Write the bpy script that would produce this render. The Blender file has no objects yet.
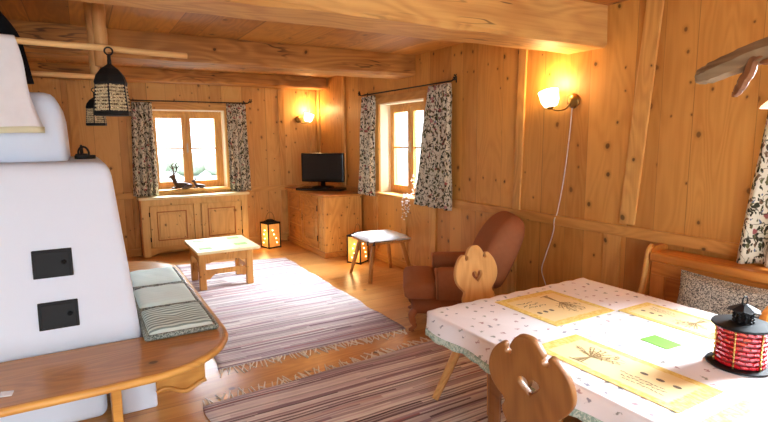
import bpy, bmesh, math, random
from mathutils import Vector, Matrix, Euler
random.seed(7)
PI = math.pi
sc = bpy.context.scene
COL = sc.collection

# ------------------------------------------------------------------ helpers
def s2l(c):
    return tuple(((v/255.0)/12.92 if v/255.0 <= .04045 else ((v/255.0+.055)/1.055)**2.4) for v in c)

class MB:
    def __init__(s): s.bm = bmesh.new()
    def box(s, x0, x1, y0, y1, z0, z1):
        vs = [s.bm.verts.new(p) for p in ((x0,y0,z0),(x1,y0,z0),(x1,y1,z0),(x0,y1,z0),(x0,y0,z1),(x1,y0,z1),(x1,y1,z1),(x0,y1,z1))]
        for f in ((0,3,2,1),(4,5,6,7),(0,1,5,4),(1,2,6,5),(2,3,7,6),(3,0,4,7)): s.bm.faces.new([vs[i] for i in f])
        return vs
    def obox(s, c, size, eul=(0,0,0)):
        h = [v/2 for v in size]
        vs = s.box(-h[0],h[0],-h[1],h[1],-h[2],h[2])
        m = Matrix.Translation(c) @ Euler(eul).to_matrix().to_4x4()
        for v in vs: v.co = m @ v.co
        return vs
    def frustum(s, z0, z1, r0, r1):
        vs = [s.bm.verts.new(p) for p in ((r0[0],r0[2],z0),(r0[1],r0[2],z0),(r0[1],r0[3],z0),(r0[0],r0[3],z0),(r1[0],r1[2],z1),(r1[1],r1[2],z1),(r1[1],r1[3],z1),(r1[0],r1[3],z1))]
        for f in ((0,3,2,1),(4,5,6,7),(0,1,5,4),(1,2,6,5),(2,3,7,6),(3,0,4,7)): s.bm.faces.new([vs[i] for i in f])
    def tube(s, pts, r, n=10, caps=True):
        pts = [Vector(p) for p in pts]
        if not isinstance(r, (list, tuple)): r = [r]*len(pts)
        rings = []; t0 = None; nrm = None
        for i, p in enumerate(pts):
            a = pts[max(i-1,0)]; b = pts[min(i+1,len(pts)-1)]
            t = (b-a).normalized()
            if nrm is None:
                nrm = t.orthogonal().normalized()
            else:
                nrm = (nrm - t*nrm.dot(t))
                nrm = nrm.normalized() if nrm.length > 1e-6 else t.orthogonal().normalized()
            bn = t.cross(nrm)
            rings.append([s.bm.verts.new(p + (nrm*math.cos(2*PI*k/n) + bn*math.sin(2*PI*k/n))*r[i]) for k in range(n)])
        for A, B in zip(rings, rings[1:]):
            for k in range(n): s.bm.faces.new((A[k],A[(k+1)%n],B[(k+1)%n],B[k]))
        if caps:
            s.bm.faces.new(list(reversed(rings[0]))); s.bm.faces.new(rings[-1])
        return rings
    def lathe(s, prof, c=(0,0,0), n=24, m=None, closed=False):
        rings = []
        for (r, z) in prof:
            ring = []
            for k in range(n):
                p = Vector((r*math.cos(2*PI*k/n), r*math.sin(2*PI*k/n), z))
                if m is not None: p = m @ p
                ring.append(s.bm.verts.new(p + Vector(c)))
            rings.append(ring)
        for A, B in zip(rings, rings[1:]):
            for k in range(n): s.bm.faces.new((A[k],A[(k+1)%n],B[(k+1)%n],B[k]))
        if prof[0][0] > 1e-5 and not closed: s.bm.faces.new(list(reversed(rings[0])))
        if prof[-1][0] > 1e-5 and not closed: s.bm.faces.new(rings[-1])
    def grid(s, fn, nu, nv):
        g = [[s.bm.verts.new(fn(u/nu, v/nv)) for v in range(nv+1)] for u in range(nu+1)]
        for i in range(nu):
            for j in range(nv): s.bm.faces.new((g[i][j],g[i+1][j],g[i+1][j+1],g[i][j+1]))
        return g
    def poly(s, pts, thick):
        """prism: list of 3D points extruded by vector"""
        t = Vector(thick)
        a = [s.bm.verts.new(p) for p in pts]; b = [s.bm.verts.new(Vector(p)+t) for p in pts]
        n = len(a)
        s.bm.faces.new(list(reversed(a))); s.bm.faces.new(b)
        for i in range(n): s.bm.faces.new((a[i],a[(i+1)%n],b[(i+1)%n],b[i]))
    def ball(s, c, r, sub=2, scale=(1,1,1)):
        res = bmesh.ops.create_icosphere(s.bm, subdivisions=sub, radius=1)
        for v in res['verts']: v.co = Vector((v.co.x*r*scale[0], v.co.y*r*scale[1], v.co.z*r*scale[2])) + Vector(c)
    def build(s, name, mat, parent=None, bevel=0, smooth=False, seg=2, subsurf=0, solid=0, kind=None):
        bm = s.bm
        bmesh.ops.remove_doubles(bm, verts=bm.verts, dist=1e-6)
        bmesh.ops.recalc_face_normals(bm, faces=bm.faces)
        me = bpy.data.meshes.new(name); bm.to_mesh(me); bm.free()
        if smooth:
            for p in me.polygons: p.use_smooth = True
        me.materials.append(mat)
        o = bpy.data.objects.new(name, me); COL.objects.link(o)
        if solid:
            md = o.modifiers.new('solid','SOLIDIFY'); md.thickness = solid; md.offset = 0
        if bevel:
            md = o.modifiers.new('bev','BEVEL'); md.width = bevel; md.segments = seg; md.limit_method = 'ANGLE'; md.angle_limit = math.radians(35)
            md.harden_normals = False
        if subsurf:
            md = o.modifiers.new('sub','SUBSURF'); md.levels = subsurf; md.render_levels = subsurf
        if parent is not None: adopt(o, parent)
        if kind: o['kind'] = kind
        return o

def adopt(o, parent):
    o.parent = parent
    m = Matrix.Translation(parent.location) @ parent.rotation_euler.to_matrix().to_4x4() if parent.type == 'EMPTY' else Matrix.Identity(4)
    if parent.type == 'EMPTY' and parent.get('world_parts'): o.matrix_parent_inverse = m.inverted()

def thing(name, label, cat, loc=(0,0,0), rotz=0, group=None, world=False):
    """Empty at the base of a thing. world=True: its parts are modelled in world coordinates"""
    o = bpy.data.objects.new(name, None); COL.objects.link(o)
    o.empty_display_size = .1
    o.location = loc; o.rotation_euler = (0,0,rotz)
    o['label'] = label; o['category'] = cat
    if group: o['group'] = group
    if world: o['world_parts'] = True
    return o

def tag(o, label, cat, group=None):
    o['label'] = label; o['category'] = cat
    if group: o['group'] = group
    return o

def dup(root, loc, rotz, label, group=None):
    r = root.copy(); COL.objects.link(r)
    r.location = loc; r.rotation_euler = (0,0,rotz); r['label'] = label
    if group: r['group'] = group
    for ch in list(root.children):
        c = ch.copy(); COL.objects.link(c); c.parent = r
        for g in ch.children:
            d = g.copy(); COL.objects.link(d); d.parent = c
    return r

def struct(o):
    o['kind'] = 'structure'; return o

def smooth_loop(pts, sub=4, closed=True):
    out = []; n = len(pts)
    for i in range(n if closed else n-1):
        p0,p1,p2,p3 = (pts[(i-1)%n],pts[i],pts[(i+1)%n],pts[(i+2)%n]) if closed else (pts[max(i-1,0)],pts[i],pts[i+1],pts[min(i+2,n-1)])
        for k in range(sub):
            t = k/sub
            out.append(tuple(.5*((2*b)+(-a+c)*t+(2*a-5*b+4*c-d)*t*t+(-a+3*b-3*c+d)*t**3) for a,b,c,d in zip(p0,p1,p2,p3)))
    if not closed: out.append(tuple(pts[-1]))
    return out

def plate_mesh(name, outline, holes, thick, bev):
    """flat board with real cut-outs, in the XY plane, thickness along Z"""
    cu = bpy.data.curves.new(name,'CURVE'); cu.dimensions = '2D'; cu.fill_mode = 'BOTH'
    cu.extrude = thick/2-bev; cu.bevel_depth = bev; cu.bevel_resolution = 1
    for loop in [outline]+holes:
        sp = cu.splines.new('POLY'); sp.points.add(len(loop)-1); sp.use_cyclic_u = True
        for p, q in zip(sp.points, loop): p.co = (q[0],q[1],0,1)
    ob = bpy.data.objects.new(name+'_curve', cu); COL.objects.link(ob)
    dg = bpy.context.evaluated_depsgraph_get(); dg.update()
    me = bpy.data.meshes.new_from_object(ob.evaluated_get(dg))
    bpy.data.objects.remove(ob); bpy.data.curves.remove(cu)
    me.name = name
    return me

# ------------------------------------------------------------------ materials
def nt(name):
    m = bpy.data.materials.new(name); m.use_nodes = True
    t = m.node_tree; t.nodes.clear()
    out = t.nodes.new('ShaderNodeOutputMaterial'); b = t.nodes.new('ShaderNodeBsdfPrincipled')
    t.links.new(b.outputs[0], out.inputs[0])
    return m, t, b, out

class G:
    """tiny node-building language"""
    def __init__(s, t): s.t = t
    def lk(s, v, sock):
        if isinstance(v, (int, float)): sock.default_value = v
        elif isinstance(v, tuple): sock.default_value = v if len(v) == len(sock.default_value) else (*v, 1)
        else: s.t.links.new(v, sock)
    def m(s, op, a, b=0.0, c=0.0, clamp=False):
        n = s.t.nodes.new('ShaderNodeMath'); n.operation = op; n.use_clamp = clamp
        s.lk(a, n.inputs[0]); s.lk(b, n.inputs[1]); s.lk(c, n.inputs[2]); return n.outputs[0]
    def comb(s, x, y, z):
        n = s.t.nodes.new('ShaderNodeCombineXYZ')
        s.lk(x,n.inputs[0]); s.lk(y,n.inputs[1]); s.lk(z,n.inputs[2]); return n.outputs[0]
    def coord(s, kind='Object'):
        n = s.t.nodes.new('ShaderNodeTexCoord'); sp = s.t.nodes.new('ShaderNodeSeparateXYZ')
        s.t.links.new(n.outputs[kind], sp.inputs[0]); return n.outputs[kind], sp.outputs[0], sp.outputs[1], sp.outputs[2]
    def noise(s, vec, scale, detail=3, rough=.5, dist=0.0, out=0):
        n = s.t.nodes.new('ShaderNodeTexNoise'); s.lk(vec, n.inputs['Vector'])
        n.inputs['Scale'].default_value = scale; n.inputs['Detail'].default_value = detail
        n.inputs['Roughness'].default_value = rough; n.inputs['Distortion'].default_value = dist
        return n.outputs[out]
    def white(s, w):
        n = s.t.nodes.new('ShaderNodeTexWhiteNoise'); n.noise_dimensions = '1D'; s.lk(w, n.inputs['W']); return n.outputs['Value']
    def vor(s, vec, scale=1.0, dim='3D', feature='F1'):
        n = s.t.nodes.new('ShaderNodeTexVoronoi'); n.voronoi_dimensions = dim; n.feature = feature
        s.lk(vec, n.inputs['Vector']); n.inputs['Scale'].default_value = scale
        return n.outputs['Distance'], n.outputs['Color']
    def sep(s, c):
        n = s.t.nodes.new('ShaderNodeSeparateColor'); s.lk(c, n.inputs[0]); return n.outputs
    def step(s, v, a, b, x=0.0, y=1.0):
        n = s.t.nodes.new('ShaderNodeMapRange'); n.interpolation_type = 'SMOOTHSTEP'
        s.lk(v, n.inputs[0])
        for i, k in enumerate((a,b,x,y)): s.lk(k, n.inputs[i+1])
        return n.outputs[0]
    def mix(s, f, a, b, mode='MIX'):
        n = s.t.nodes.new('ShaderNodeMix'); n.data_type = 'RGBA'; n.blend_type = mode
        s.lk(f, n.inputs[0])
        for v, i in ((a,6),(b,7)):
            if isinstance(v, tuple): n.inputs[i].default_value = (*v[:3],1)
            else: s.lk(v, n.inputs[i])
        return n.outputs[2]
    def ramp(s, f, stops, const=False):
        n = s.t.nodes.new('ShaderNodeValToRGB'); s.lk(f, n.inputs[0])
        if const: n.color_ramp.interpolation = 'CONSTANT'
        e = n.color_ramp.elements
        while len(e) < len(stops): e.new(.5)
        for el, (p, c) in zip(e, stops): el.position = p; el.color = (*c[:3],1)
        return n.outputs[0]
    def bump(s, h, strength, dist, b):
        n = s.t.nodes.new('ShaderNodeBump'); n.inputs['Strength'].default_value = strength; n.inputs['Distance'].default_value = dist
        s.lk(h, n.inputs['Height']); s.t.links.new(n.outputs[0], b.inputs['Normal'])

def wood(name, light, dark, grain='Z', across='X', plank=0, knots=.5, kscale=.17, rough=.42, var=.25, seam=.004, streak=1.0, spec=.4, crack=False):
    m, t, b, out = nt(name); g = G(t)
    light = s2l((light[0],light[1]*.985,light[2]*.91)); dark = s2l((dark[0],dark[1]*.985,dark[2]*.91))
    v, x, y, z = g.coord(); d = dict(X=x, Y=y, Z=z)
    gr = d[grain]; ac = d[across]; th = d[[k for k in 'XYZ' if k not in (grain, across)][0]]
    if plank:
        wob = g.m('MULTIPLY', g.m('SINE', g.m('MULTIPLY', ac, 2.6/plank*.9)), .22)
        q = g.m('ADD', g.m('DIVIDE', ac, plank), wob)
        idx = g.m('FLOOR', q); fr = g.m('FRACT', q)
        rnd = g.white(g.m('ADD', idx, 3.7)); rnd2 = g.white(g.m('ADD', idx, 91.3))
        grs = g.m('ADD', gr, g.m('MULTIPLY', rnd, 9.0))
    else:
        grs = gr; rnd = .5; rnd2 = .5
    a2 = g.m('ADD', ac, g.m('MULTIPLY', th, .83))
    # fine streaks along the grain
    n1 = g.noise(g.comb(g.m('MULTIPLY', a2, 55), g.m('MULTIPLY', grs, 1.6), g.m('MULTIPLY', th, 30)), 1.0, 4, .6, .2)
    # cathedral growth rings
    lw = g.noise(g.comb(g.m('MULTIPLY', a2, 3.2), g.m('MULTIPLY', grs, .55), 0.0), 1.0, 2, .5, .3)
    ring = g.m('ADD', g.m('MULTIPLY', g.m('SINE', g.m('MULTIPLY', lw, 95.0)), .5), .5)
    blot = g.noise(g.comb(g.m('MULTIPLY', a2, 2.0), g.m('MULTIPLY', grs, .8), th), 1.3, 2)
    f = g.m('ADD', g.m('MULTIPLY', n1, .55*streak), g.m('MULTIPLY', ring, .22*streak))
    f = g.m('ADD', f, g.m('MULTIPLY', g.m('SUBTRACT', blot, .5), .7))
    if plank: f = g.m('ADD', f, g.m('MULTIPLY', g.m('SUBTRACT', rnd, .5), var*2))
    f = g.step(f, .05, .85)
    c = g.mix(f, light, dark)
    if knots > 0:
        kv = g.comb(g.m('DIVIDE', a2, kscale), g.m('DIVIDE', grs, kscale*1.25), 0.0)
        kv2 = t.nodes.new('ShaderNodeVectorMath'); kv2.operation = 'ADD'
        t.links.new(kv, kv2.inputs[0])
        nz = g.noise(v, 14, 2, out=1)
        nzs = t.nodes.new('ShaderNodeVectorMath'); nzs.operation = 'SCALE'; nzs.inputs['Scale'].default_value = .12
        t.links.new(nz, nzs.inputs[0]); t.links.new(nzs.outputs[0], kv2.inputs[1])
        dist, kc = g.vor(kv2.outputs[0], 1.0, '2D'); r = g.sep(kc)
        rad = g.m('MULTIPLY_ADD', g.m('POWER', r[0], 2.0), .09, .045)
        on = g.m('GREATER_THAN', r[1], 1-knots)
        core = g.m('MULTIPLY', on, g.step(dist, g.m('MULTIPLY', rad, .55), rad, 1.0, 0.0))
        halo = g.m('MULTIPLY', on, g.step(dist, g.m('MULTIPLY', rad, .8), g.m('MULTIPLY', rad, 2.2), .4, 0.0))
        kd = tuple(v_*.16 for v_ in dark); hd = tuple(v_*.62 for v_ in dark)
        c = g.mix(halo, c, hd); c = g.mix(g.m('MULTIPLY', core, .85), c, kd)
    if crack:
        cn = g.noise(g.comb(g.m('MULTIPLY', a2, 7.0), g.m('MULTIPLY', grs, .55), 2.0), 1.0, 3, .55)
        ck = g.m('MULTIPLY', g.step(g.m('ABSOLUTE', g.m('SUBTRACT', cn, .5)), .003, .012, .8, 0.0), g.step(blot, .48, .6))
        c = g.mix(ck, c, tuple(v_*.2 for v_ in dark))
    if plank:
        hue = g.mix(g.m('MULTIPLY', rnd2, .35), c, tuple(v_*.8 for v_ in dark), 'MIX'); c = hue
        e = g.m('MINIMUM', fr, g.m('SUBTRACT', 1.0, fr)); e = g.m('MULTIPLY', e, plank)
        sm = g.step(e, seam*.3, seam, .6, 0.0)
        c = g.mix(sm, c, tuple(v_*.3 for v_ in dark))
        g.bump(g.m('SUBTRACT', g.m('MULTIPLY', n1, .1), sm), .35, .006, b)
    else:
        g.bump(n1, .12, .004, b)
    t.links.new(c, b.inputs['Base Color']); b.inputs['Roughness'].default_value = rough
    b.inputs['Specular IOR Level'].default_value = spec
    return m

def plain(name, rgb, rough=.5, metal=0, noise=0, nscale=8, spec=.5, emit=None, es=0, bump=0):
    m, t, b, out = nt(name); g = G(t)
    c = s2l(rgb)
    v = g.coord()[0]
    n = g.noise(v, nscale, 3)
    if noise: col = g.mix(g.m('MULTIPLY', g.step(n, .3, .7), noise), c, tuple(x*.45 for x in c))
    else: col = g.mix(g.m('MULTIPLY', n, .06), c, tuple(x*.8 for x in c))
    t.links.new(col, b.inputs['Base Color'])
    b.inputs['Roughness'].default_value = rough; b.inputs['Metallic'].default_value = metal
    b.inputs['Specular IOR Level'].default_value = spec
    if bump: g.bump(n, bump, .01, b)
    if emit:
        b.inputs['Emission Color'].default_value = (*s2l(emit),1); b.inputs['Emission Strength'].default_value = es
    return m

def glass(name, tint=(1,1,1)):
    m = bpy.data.materials.new(name); m.use_nodes = True; t = m.node_tree; t.nodes.clear()
    out = t.nodes.new('ShaderNodeOutputMaterial'); tr = t.nodes.new('ShaderNodeBsdfTransparent'); gl = t.nodes.new('ShaderNodeBsdfGlossy')
    mx = t.nodes.new('ShaderNodeMixShader')
    tr.inputs[0].default_value = (*tint,1); gl.inputs['Roughness'].default_value = .03
    mx.inputs[0].default_value = .05; t.links.new(tr.outputs[0], mx.inputs[1]); t.links.new(gl.outputs[0], mx.inputs[2]); t.links.new(mx.outputs[0], out.inputs[0])
    return m

def floral(name):
    m, t, b, out = nt(name); g = G(t)
    v, x, y, z = g.coord()
    nz = g.noise(v, 11, 3, out=1)
    a = t.nodes.new('ShaderNodeVectorMath'); a.operation = 'MULTIPLY_ADD'
    t.links.new(nz, a.inputs[0]); a.inputs[1].default_value = (.11,.11,.11); t.links.new(v, a.inputs[2])
    w = a.outputs[0]
    base = s2l((212,204,182))
    def layer(c, scale, thr, r0, r1, colr, stretch):
        mp = t.nodes.new('ShaderNodeMapping'); t.links.new(w, mp.inputs[0]); mp.inputs['Rotation'].default_value = stretch[0]; mp.inputs['Scale'].default_value = stretch[1]
        d, k = g.vor(mp.outputs[0], scale); r = g.sep(k)
        on = g.m('GREATER_THAN', r[0], thr)
        f = g.m('MULTIPLY', on, g.step(d, r0, r1, 1.0, 0.0))
        return g.mix(f, c, g.ramp(r[1], colr, True))
    dk = s2l((54,52,38)); ol = s2l((98,94,62)); rs = s2l((150,84,82)); bl = s2l((92,102,122)); br = s2l((112,86,64)); pk = s2l((176,126,122))
    c = layer(base, 24, .12, .38, .46, [(0,ol),(.3,dk),(.6,br),(.8,dk)], ((.3,.9,.6),(1.6,1.6,.8)))
    c = layer(c, 33, .30, .30, .38, [(0,dk),(.45,ol),(.7,dk),(.88,bl)], ((-.5,.6,-.8),(1.7,1.7,.75)))
    c = layer(c, 15, .70, .24, .34, [(0,rs),(.5,pk),(.8,rs)], ((0,0,0),(1,1,1)))
    st = g.noise(w, 9, 1); st = g.m('ABSOLUTE', g.m('SUBTRACT', st, .5))
    c = g.mix(g.step(st, .006, .014, .85, 0.0), c, dk)
    t.links.new(c, b.inputs['Base Color']); b.inputs['Roughness'].default_value = .85
    b.inputs['Specular IOR Level'].default_value = .15
    return m

def rug_mat(name, bright):
    m, t, b, out = nt(name); g = G(t)
    v, x, y, z = g.coord()
    wob = g.noise(g.comb(g.m('MULTIPLY', x, 2.2), g.m('MULTIPLY', y, 5.0), 0.0), 1, 2)
    yy = g.m('ADD', y, g.m('MULTIPLY', g.m('SUBTRACT', wob, .5), .022))
    n = g.noise(g.comb(g.m('MULTIPLY', x, 5), g.m('MULTIPLY', yy, 90), 0.0), 1.0, 3, .7)
    def stripes(freq, seed):
        q = g.m('ADD', g.m('MULTIPLY', yy, freq), g.m('MULTIPLY', g.m('SINE', g.m('MULTIPLY', yy, freq*.37)), .6))
        i = g.m('FLOOR', q)
        k = g.m('FLOOR', g.m('ADD', g.m('MULTIPLY', x, .55), g.m('MULTIPLY', g.white(g.m('ADD', i, seed)), 7.0)))
        return g.white(g.m('ADD', g.m('MULTIPLY', i, 1.37), g.m('MULTIPLY', k, 17.3)))
    f1 = stripes(78.0, 1.0); f2 = stripes(27.0, 50.0)
    A = [(0,(104,88,92)),(.09,(164,142,152)),(.26,(214,202,206)),(.45,(236,232,228)),(.60,(188,164,174)),(.74,(226,218,214)),(.88,(186,124,126)),(.93,(242,238,234))] if bright else \
        [(0,(96,82,84)),(.10,(166,144,152)),(.26,(224,208,212)),(.42,(252,248,242)),(.60,(188,164,172)),(.70,(240,228,224)),(.89,(176,108,108)),(.92,(255,252,248))]
    c1 = g.ramp(f1, [(p, s2l(q)) for p, q in A], True); c2 = g.ramp(f2, [(p, s2l(q)) for p, q in A], True)
    c = g.mix(.38, c1, c2)
    c = g.mix(g.step(n, .35, .7, 0.0, .22), c, s2l((110,86,96)) if bright else s2l((60,46,54)))
    t.links.new(c, b.inputs['Base Color']); b.inputs['Roughness'].default_value = .95; b.inputs['Specular IOR Level'].default_value = .1
    g.bump(n, .4, .006, b)
    return m

def sprig_cloth(name):
    m, t, b, out = nt(name); g = G(t)
    v, x, y, z = g.coord()
    nz = g.noise(v, 60, 2, out=1)
    a = t.nodes.new('ShaderNodeVectorMath'); a.operation = 'MULTIPLY_ADD'
    t.links.new(nz, a.inputs[0]); a.inputs[1].default_value = (.03,.03,.03); t.links.new(v, a.inputs[2])
    sx = t.nodes.new('ShaderNodeSeparateXYZ'); t.links.new(a.outputs[0], sx.inputs[0])
    d, k = g.vor(g.comb(g.m('ADD', sx.outputs[0], sx.outputs[2]), g.m('ADD', sx.outputs[1], sx.outputs[2]), 0.0), 13.5, '2D'); r = g.sep(k)
    d.node.inputs['Randomness'].default_value = .55
    f = g.m('MULTIPLY', g.step(d, .07, .16, 1.0, 0.0), g.m('GREATER_THAN', r[0], .12))
    c = g.mix(g.m('MULTIPLY', f, .75), s2l((246,244,248)), g.ramp(r[1], [(0,s2l((120,132,124))),(.4,s2l((170,130,140))),(.7,s2l((110,118,140)))], True))
    wv = g.noise(v, 9, 2); g.bump(wv, .15, .02, b)
    t.links.new(c, b.inputs['Base Color']); b.inputs['Roughness'].default_value = .8; b.inputs['Specular IOR Level'].default_value = .2
    return m

def speckle(name, a, c_, scale, thr=.5):
    m, t, b, out = nt(name); g = G(t)
    v = g.coord()[0]
    n = g.noise(v, scale, 2, .6, 1.0)
    c = g.mix(g.step(n, thr-.04, thr+.04), s2l(a), s2l(c_))
    t.links.new(c, b.inputs['Base Color']); b.inputs['Roughness'].default_value = .9
    return m

def pad_mat(name, stripes):
    m, t, b, out = nt(name); g = G(t)
    v, x, y, z = g.coord()
    s = g.m('FRACT', g.m('MULTIPLY', y, 1/.042 if stripes else 1/.05))
    n = g.noise(g.comb(g.m('MULTIPLY', x, 6), g.m('MULTIPLY', y, 40), 0.0), 1, 2)
    if stripes: f = g.step(g.m('ABSOLUTE', g.m('SUBTRACT', s, .5)), .22, .30)
    else: f = g.m('MULTIPLY', g.step(g.m('ABSOLUTE', g.m('SUBTRACT', s, .5)), .44, .49), .25)
    c = g.mix(f, s2l((228,246,240)), s2l((136,158,152)))
    c = g.mix(g.m('MULTIPLY', n, .2), c, s2l((200,228,218)))
    t.links.new(c, b.inputs['Base Color']); b.inputs['Roughness'].default_value = .9
    return m

def mat_cloth(name):
    m, t, b, out = nt(name); g = G(t)
    v, x, y, z = g.coord()
    ex = g.m('SUBTRACT', .5, g.m('ABSOLUTE', x)); ey = g.m('SUBTRACT', .5, g.m('ABSOLUTE', y))
    e = g.m('MINIMUM', ex, g.m('MULTIPLY', ey, .75))
    n = g.noise(v, 22, 3, .7)
    edge = g.step(g.m('ADD', e, g.m('MULTIPLY', g.m('SUBTRACT', n, .5), .03)), .075, .095, 1.0, 0.0)
    yel = g.mix(g.step(n, .35, .65), s2l((230,196,92)), s2l((246,226,148)))
    c = g.mix(edge, s2l((246,224,168)), yel)
    t.links.new(c, b.inputs['Base Color']); b.inputs['Roughness'].default_value = .75; b.inputs['Specular IOR Level'].default_value = .2
    return m

# pine and other surfaces
W_BACK  = wood('pine_wall_back', (230,182,112), (204,146,80), 'Z','X', .21, .45, .15, .5, .22, .0025, .8)
W_RIGHT = wood('pine_wall_side', (218,160,86), (186,124,58), 'Z','Y', .26, .42, .16, .5, .24, .0025, .8)
W_CEIL  = wood('pine_ceiling',  (198,136,60), (148,92,36), 'Y','X', .34, .30, .25, .5, .25, .005)
W_FLOOR = wood('larch_floor',   (222,168,106), (190,128,70), 'X','Y', .19, .22, .22, .3, .16, .0025, spec=.5)
W_BEAMX = wood('hewn_beam',     (218,172,108), (178,124,68), 'X','Y', 0, .16, .24, .6, 0, streak=1.0, crack=True)
W_BEAM2 = wood('darker_hewn_beam', (198,142,78), (150,98,48), 'X','Y', 0, .16, .24, .6, 0, streak=1.2, crack=True)  # darker, browner tone for the two far beams
W_TRIMZ = wood('pine_trim_upright', (224,172,102), (190,134,70), 'Z','Y', 0, .3, .17, .5)
W_TRIMY = wood('pine_trim_side', (214,160,90), (182,124,62), 'Y','Z', 0, .3, .20, .5)
W_TRIMX = wood('pine_trim_back', (226,176,106), (194,138,72), 'X','Z', 0, .3, .20, .5)
W_CABZ  = wood('pale_pine_upright', (232,194,128), (206,160,94), 'Z','X', 0, .35, .12, .45)
W_CABX  = wood('pale_pine_level',   (226,182,114), (198,146,80), 'X','Z', 0, .3, .14, .45)
W_CONTRAST = wood('contrast_toned_pine', (196,126,56), (160,92,36), 'Z','X', 0, 0, .14, .45)  # darker orange standing in for edge contrast and side light
W_DRZ   = wood('knotty_pine_upright', (226,172,100), (192,132,66), 'Z','Y', 0, .6, .085, .42)
W_DRY   = wood('knotty_pine_level', (208,146,76), (172,108,50), 'Y','X', 0, .4, .12, .4)
W_WIN   = wood('window_pine', (216,166,96), (182,128,66), 'Z','X', 0, 0, .2, .4)
W_BENCH = wood('oiled_bench_pine', (202,144,82), (162,108,56), 'X','Y', 0, .16, .2, .28, spec=.5)
W_BENCHP= wood('pale_bench_edge', (224,168,92), (190,130,64), 'X','Y', 0, .1, .3, .4)
W_CHSHADE = wood('shaded_carved_chair_wood', (158,106,58), (122,76,38), 'Y','X', 0, .0, .2, .42)  # chair wood with shade put into its colour; the table shares it
W_TABLE = wood('coffee_table_pine', (216,160,92), (180,122,60), 'Z','X', 0, .5, .09, .45)
W_TOP   = wood('waxed_table_top', (248,238,206), (236,220,176), 'X','Y', 0, .15, .14, .35)
W_STOOL = wood('stool_beech', (206,150,88), (172,114,58), 'Z','X', 0, .1, .2, .45)
W_CORNER= wood('honey_bench_back', (206,134,62), (170,100,40), 'Y','Z', 0, .3, .3, .4)
W_CORNZ = wood('honey_bench_upright', (200,126,56), (160,92,36), 'Z','Y', 0, .3, .3, .4)
W_POLE  = wood('peeled_pole', (206,158,104), (164,110,62), 'Z','X', 0, .1, .2, .6)
W_ROD   = wood('peeled_rod', (234,192,138), (204,152,96), 'X','Z', 0, .15, .2, .6)
W_GREY  = wood('weathered_driftwood', (150,128,104), (98,76,58), 'Y','Z', 0, .1, .2, .7)
W_ROOT  = wood('bare_root', (150,96,56), (92,54,30), 'Z','Y', 0, 0, .2, .6)

PLASTER = plain('lime_plaster', (228,238,252), .85, bump=.12, nscale=5, spec=.2)
REVEAL  = plain('whitewashed_reveal', (240,230,206), .8, spec=.2)
BLACK   = plain('black_iron', (20,20,21), .55, 0, spec=.25)
BLACK2  = plain('black_plastic', (14,14,16), .25)
SCREEN  = plain('dark_screen', (34,31,30), .18, spec=.8)
BRASS   = plain('aged_brass', (150,112,56), .3, .9)
SHADE   = plain('lit_opal_glass', (255,244,220), .4, emit=(255,226,170), es=5)
OPAL    = plain('opal_glass_metal', (225,220,205), .3, emit=(255,236,200), es=1.2)
WHITECL = plain('white_linen', (236,234,236), .9, noise=.06, nscale=14, spec=.1, bump=.25)
HEM     = plain('yellow_green_hem', (222,218,184), .9)
DARKCL  = plain('black_wool', (20,19,21), .95, spec=.1, bump=.3, nscale=40)
FLORAL  = floral('floral_curtain_print')
RUG_A   = rug_mat('rag_rug_light', True)
RUG_B   = rug_mat('rag_rug_dark', False)
FRINGE  = plain('rug_fringe_cotton', (240,228,208), .95, noise=.1, nscale=30)
CLOTH   = sprig_cloth('sprigged_tablecloth')
LACE    = speckle('mint_lace', (206,220,208), (150,178,164), 85, .5)
MATC    = mat_cloth('yellow_placemat')
INK     = plain('brown_print_ink', (152,126,80), .8)
INKD    = plain('dark_print_ink', (112,98,78), .8)
GREENP  = plain('green_card', (122,196,78), .6)
GREENL  = plain('pale_green_paper', (166,206,122), .7, noise=.3, nscale=40)
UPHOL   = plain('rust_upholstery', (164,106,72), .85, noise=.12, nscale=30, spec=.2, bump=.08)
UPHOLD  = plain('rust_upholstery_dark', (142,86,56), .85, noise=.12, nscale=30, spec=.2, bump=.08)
PIPING  = plain('tan_piping', (196,136,96), .8)
LEGW    = wood('armchair_leg_wood', (172,104,66), (124,68,40), 'Z','X', 0, 0, .2, .4)
PAD_S   = pad_mat('striped_pad', True)
PAD_P   = pad_mat('pale_green_pad', False)
PADEDGE = speckle('grey_braid', (168,176,166), (84,92,86), 120, .5)
SEATPAD = plain('grey_pad', (236,238,242), .9, noise=.2, nscale=22)
SEATEDGE= plain('dark_pad_edge', (58,62,66), .9)
PILLOW  = speckle('small_leaf_print', (206,202,186), (98,96,92), 125, .5)
BEAD    = speckle('amber_beads', (232,208,160), (96,74,44), 48, .45)
BEADC   = plain('clear_amber_bead', (226,204,160), .12, spec=1, noise=.75, nscale=75)
REDG    = plain('red_glass_strips', (196,24,38), .12, spec=1, noise=.7, nscale=70, emit=(200,20,30), es=.12)
REDI    = plain('dark_red_glass', (96,8,16), .3, emit=(160,10,20), es=.15)
GOLD    = plain('gold_wire', (206,170,96), .35, .8)
PARCH   = plain('glowing_parchment', (236,180,104), .7, noise=.5, nscale=14, emit=(255,150,56), es=.4)
BULB    = plain('fairy_light', (255,240,200), .4, emit=(255,220,140), es=14)
DEER    = plain('carved_dark_wood', (72,44,28), .5)
BLOSSOM = plain('white_blossom', (246,240,232), .7)
STEMG   = plain('dry_stem', (150,118,70), .8)
CORD    = plain('white_cord', (226,216,204), .5)
GLASS   = glass('window_glass')
HANDLE  = plain('steel_handle', (190,176,150), .3, .8)
SNOW    = plain('snowy_meadow', (228,236,232), .9)
HEDGE   = plain('grey_green_trees', (176,190,168), .9, noise=.5, nscale=3)
PAPER   = plain('white_paper', (235,235,235), .8)
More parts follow.
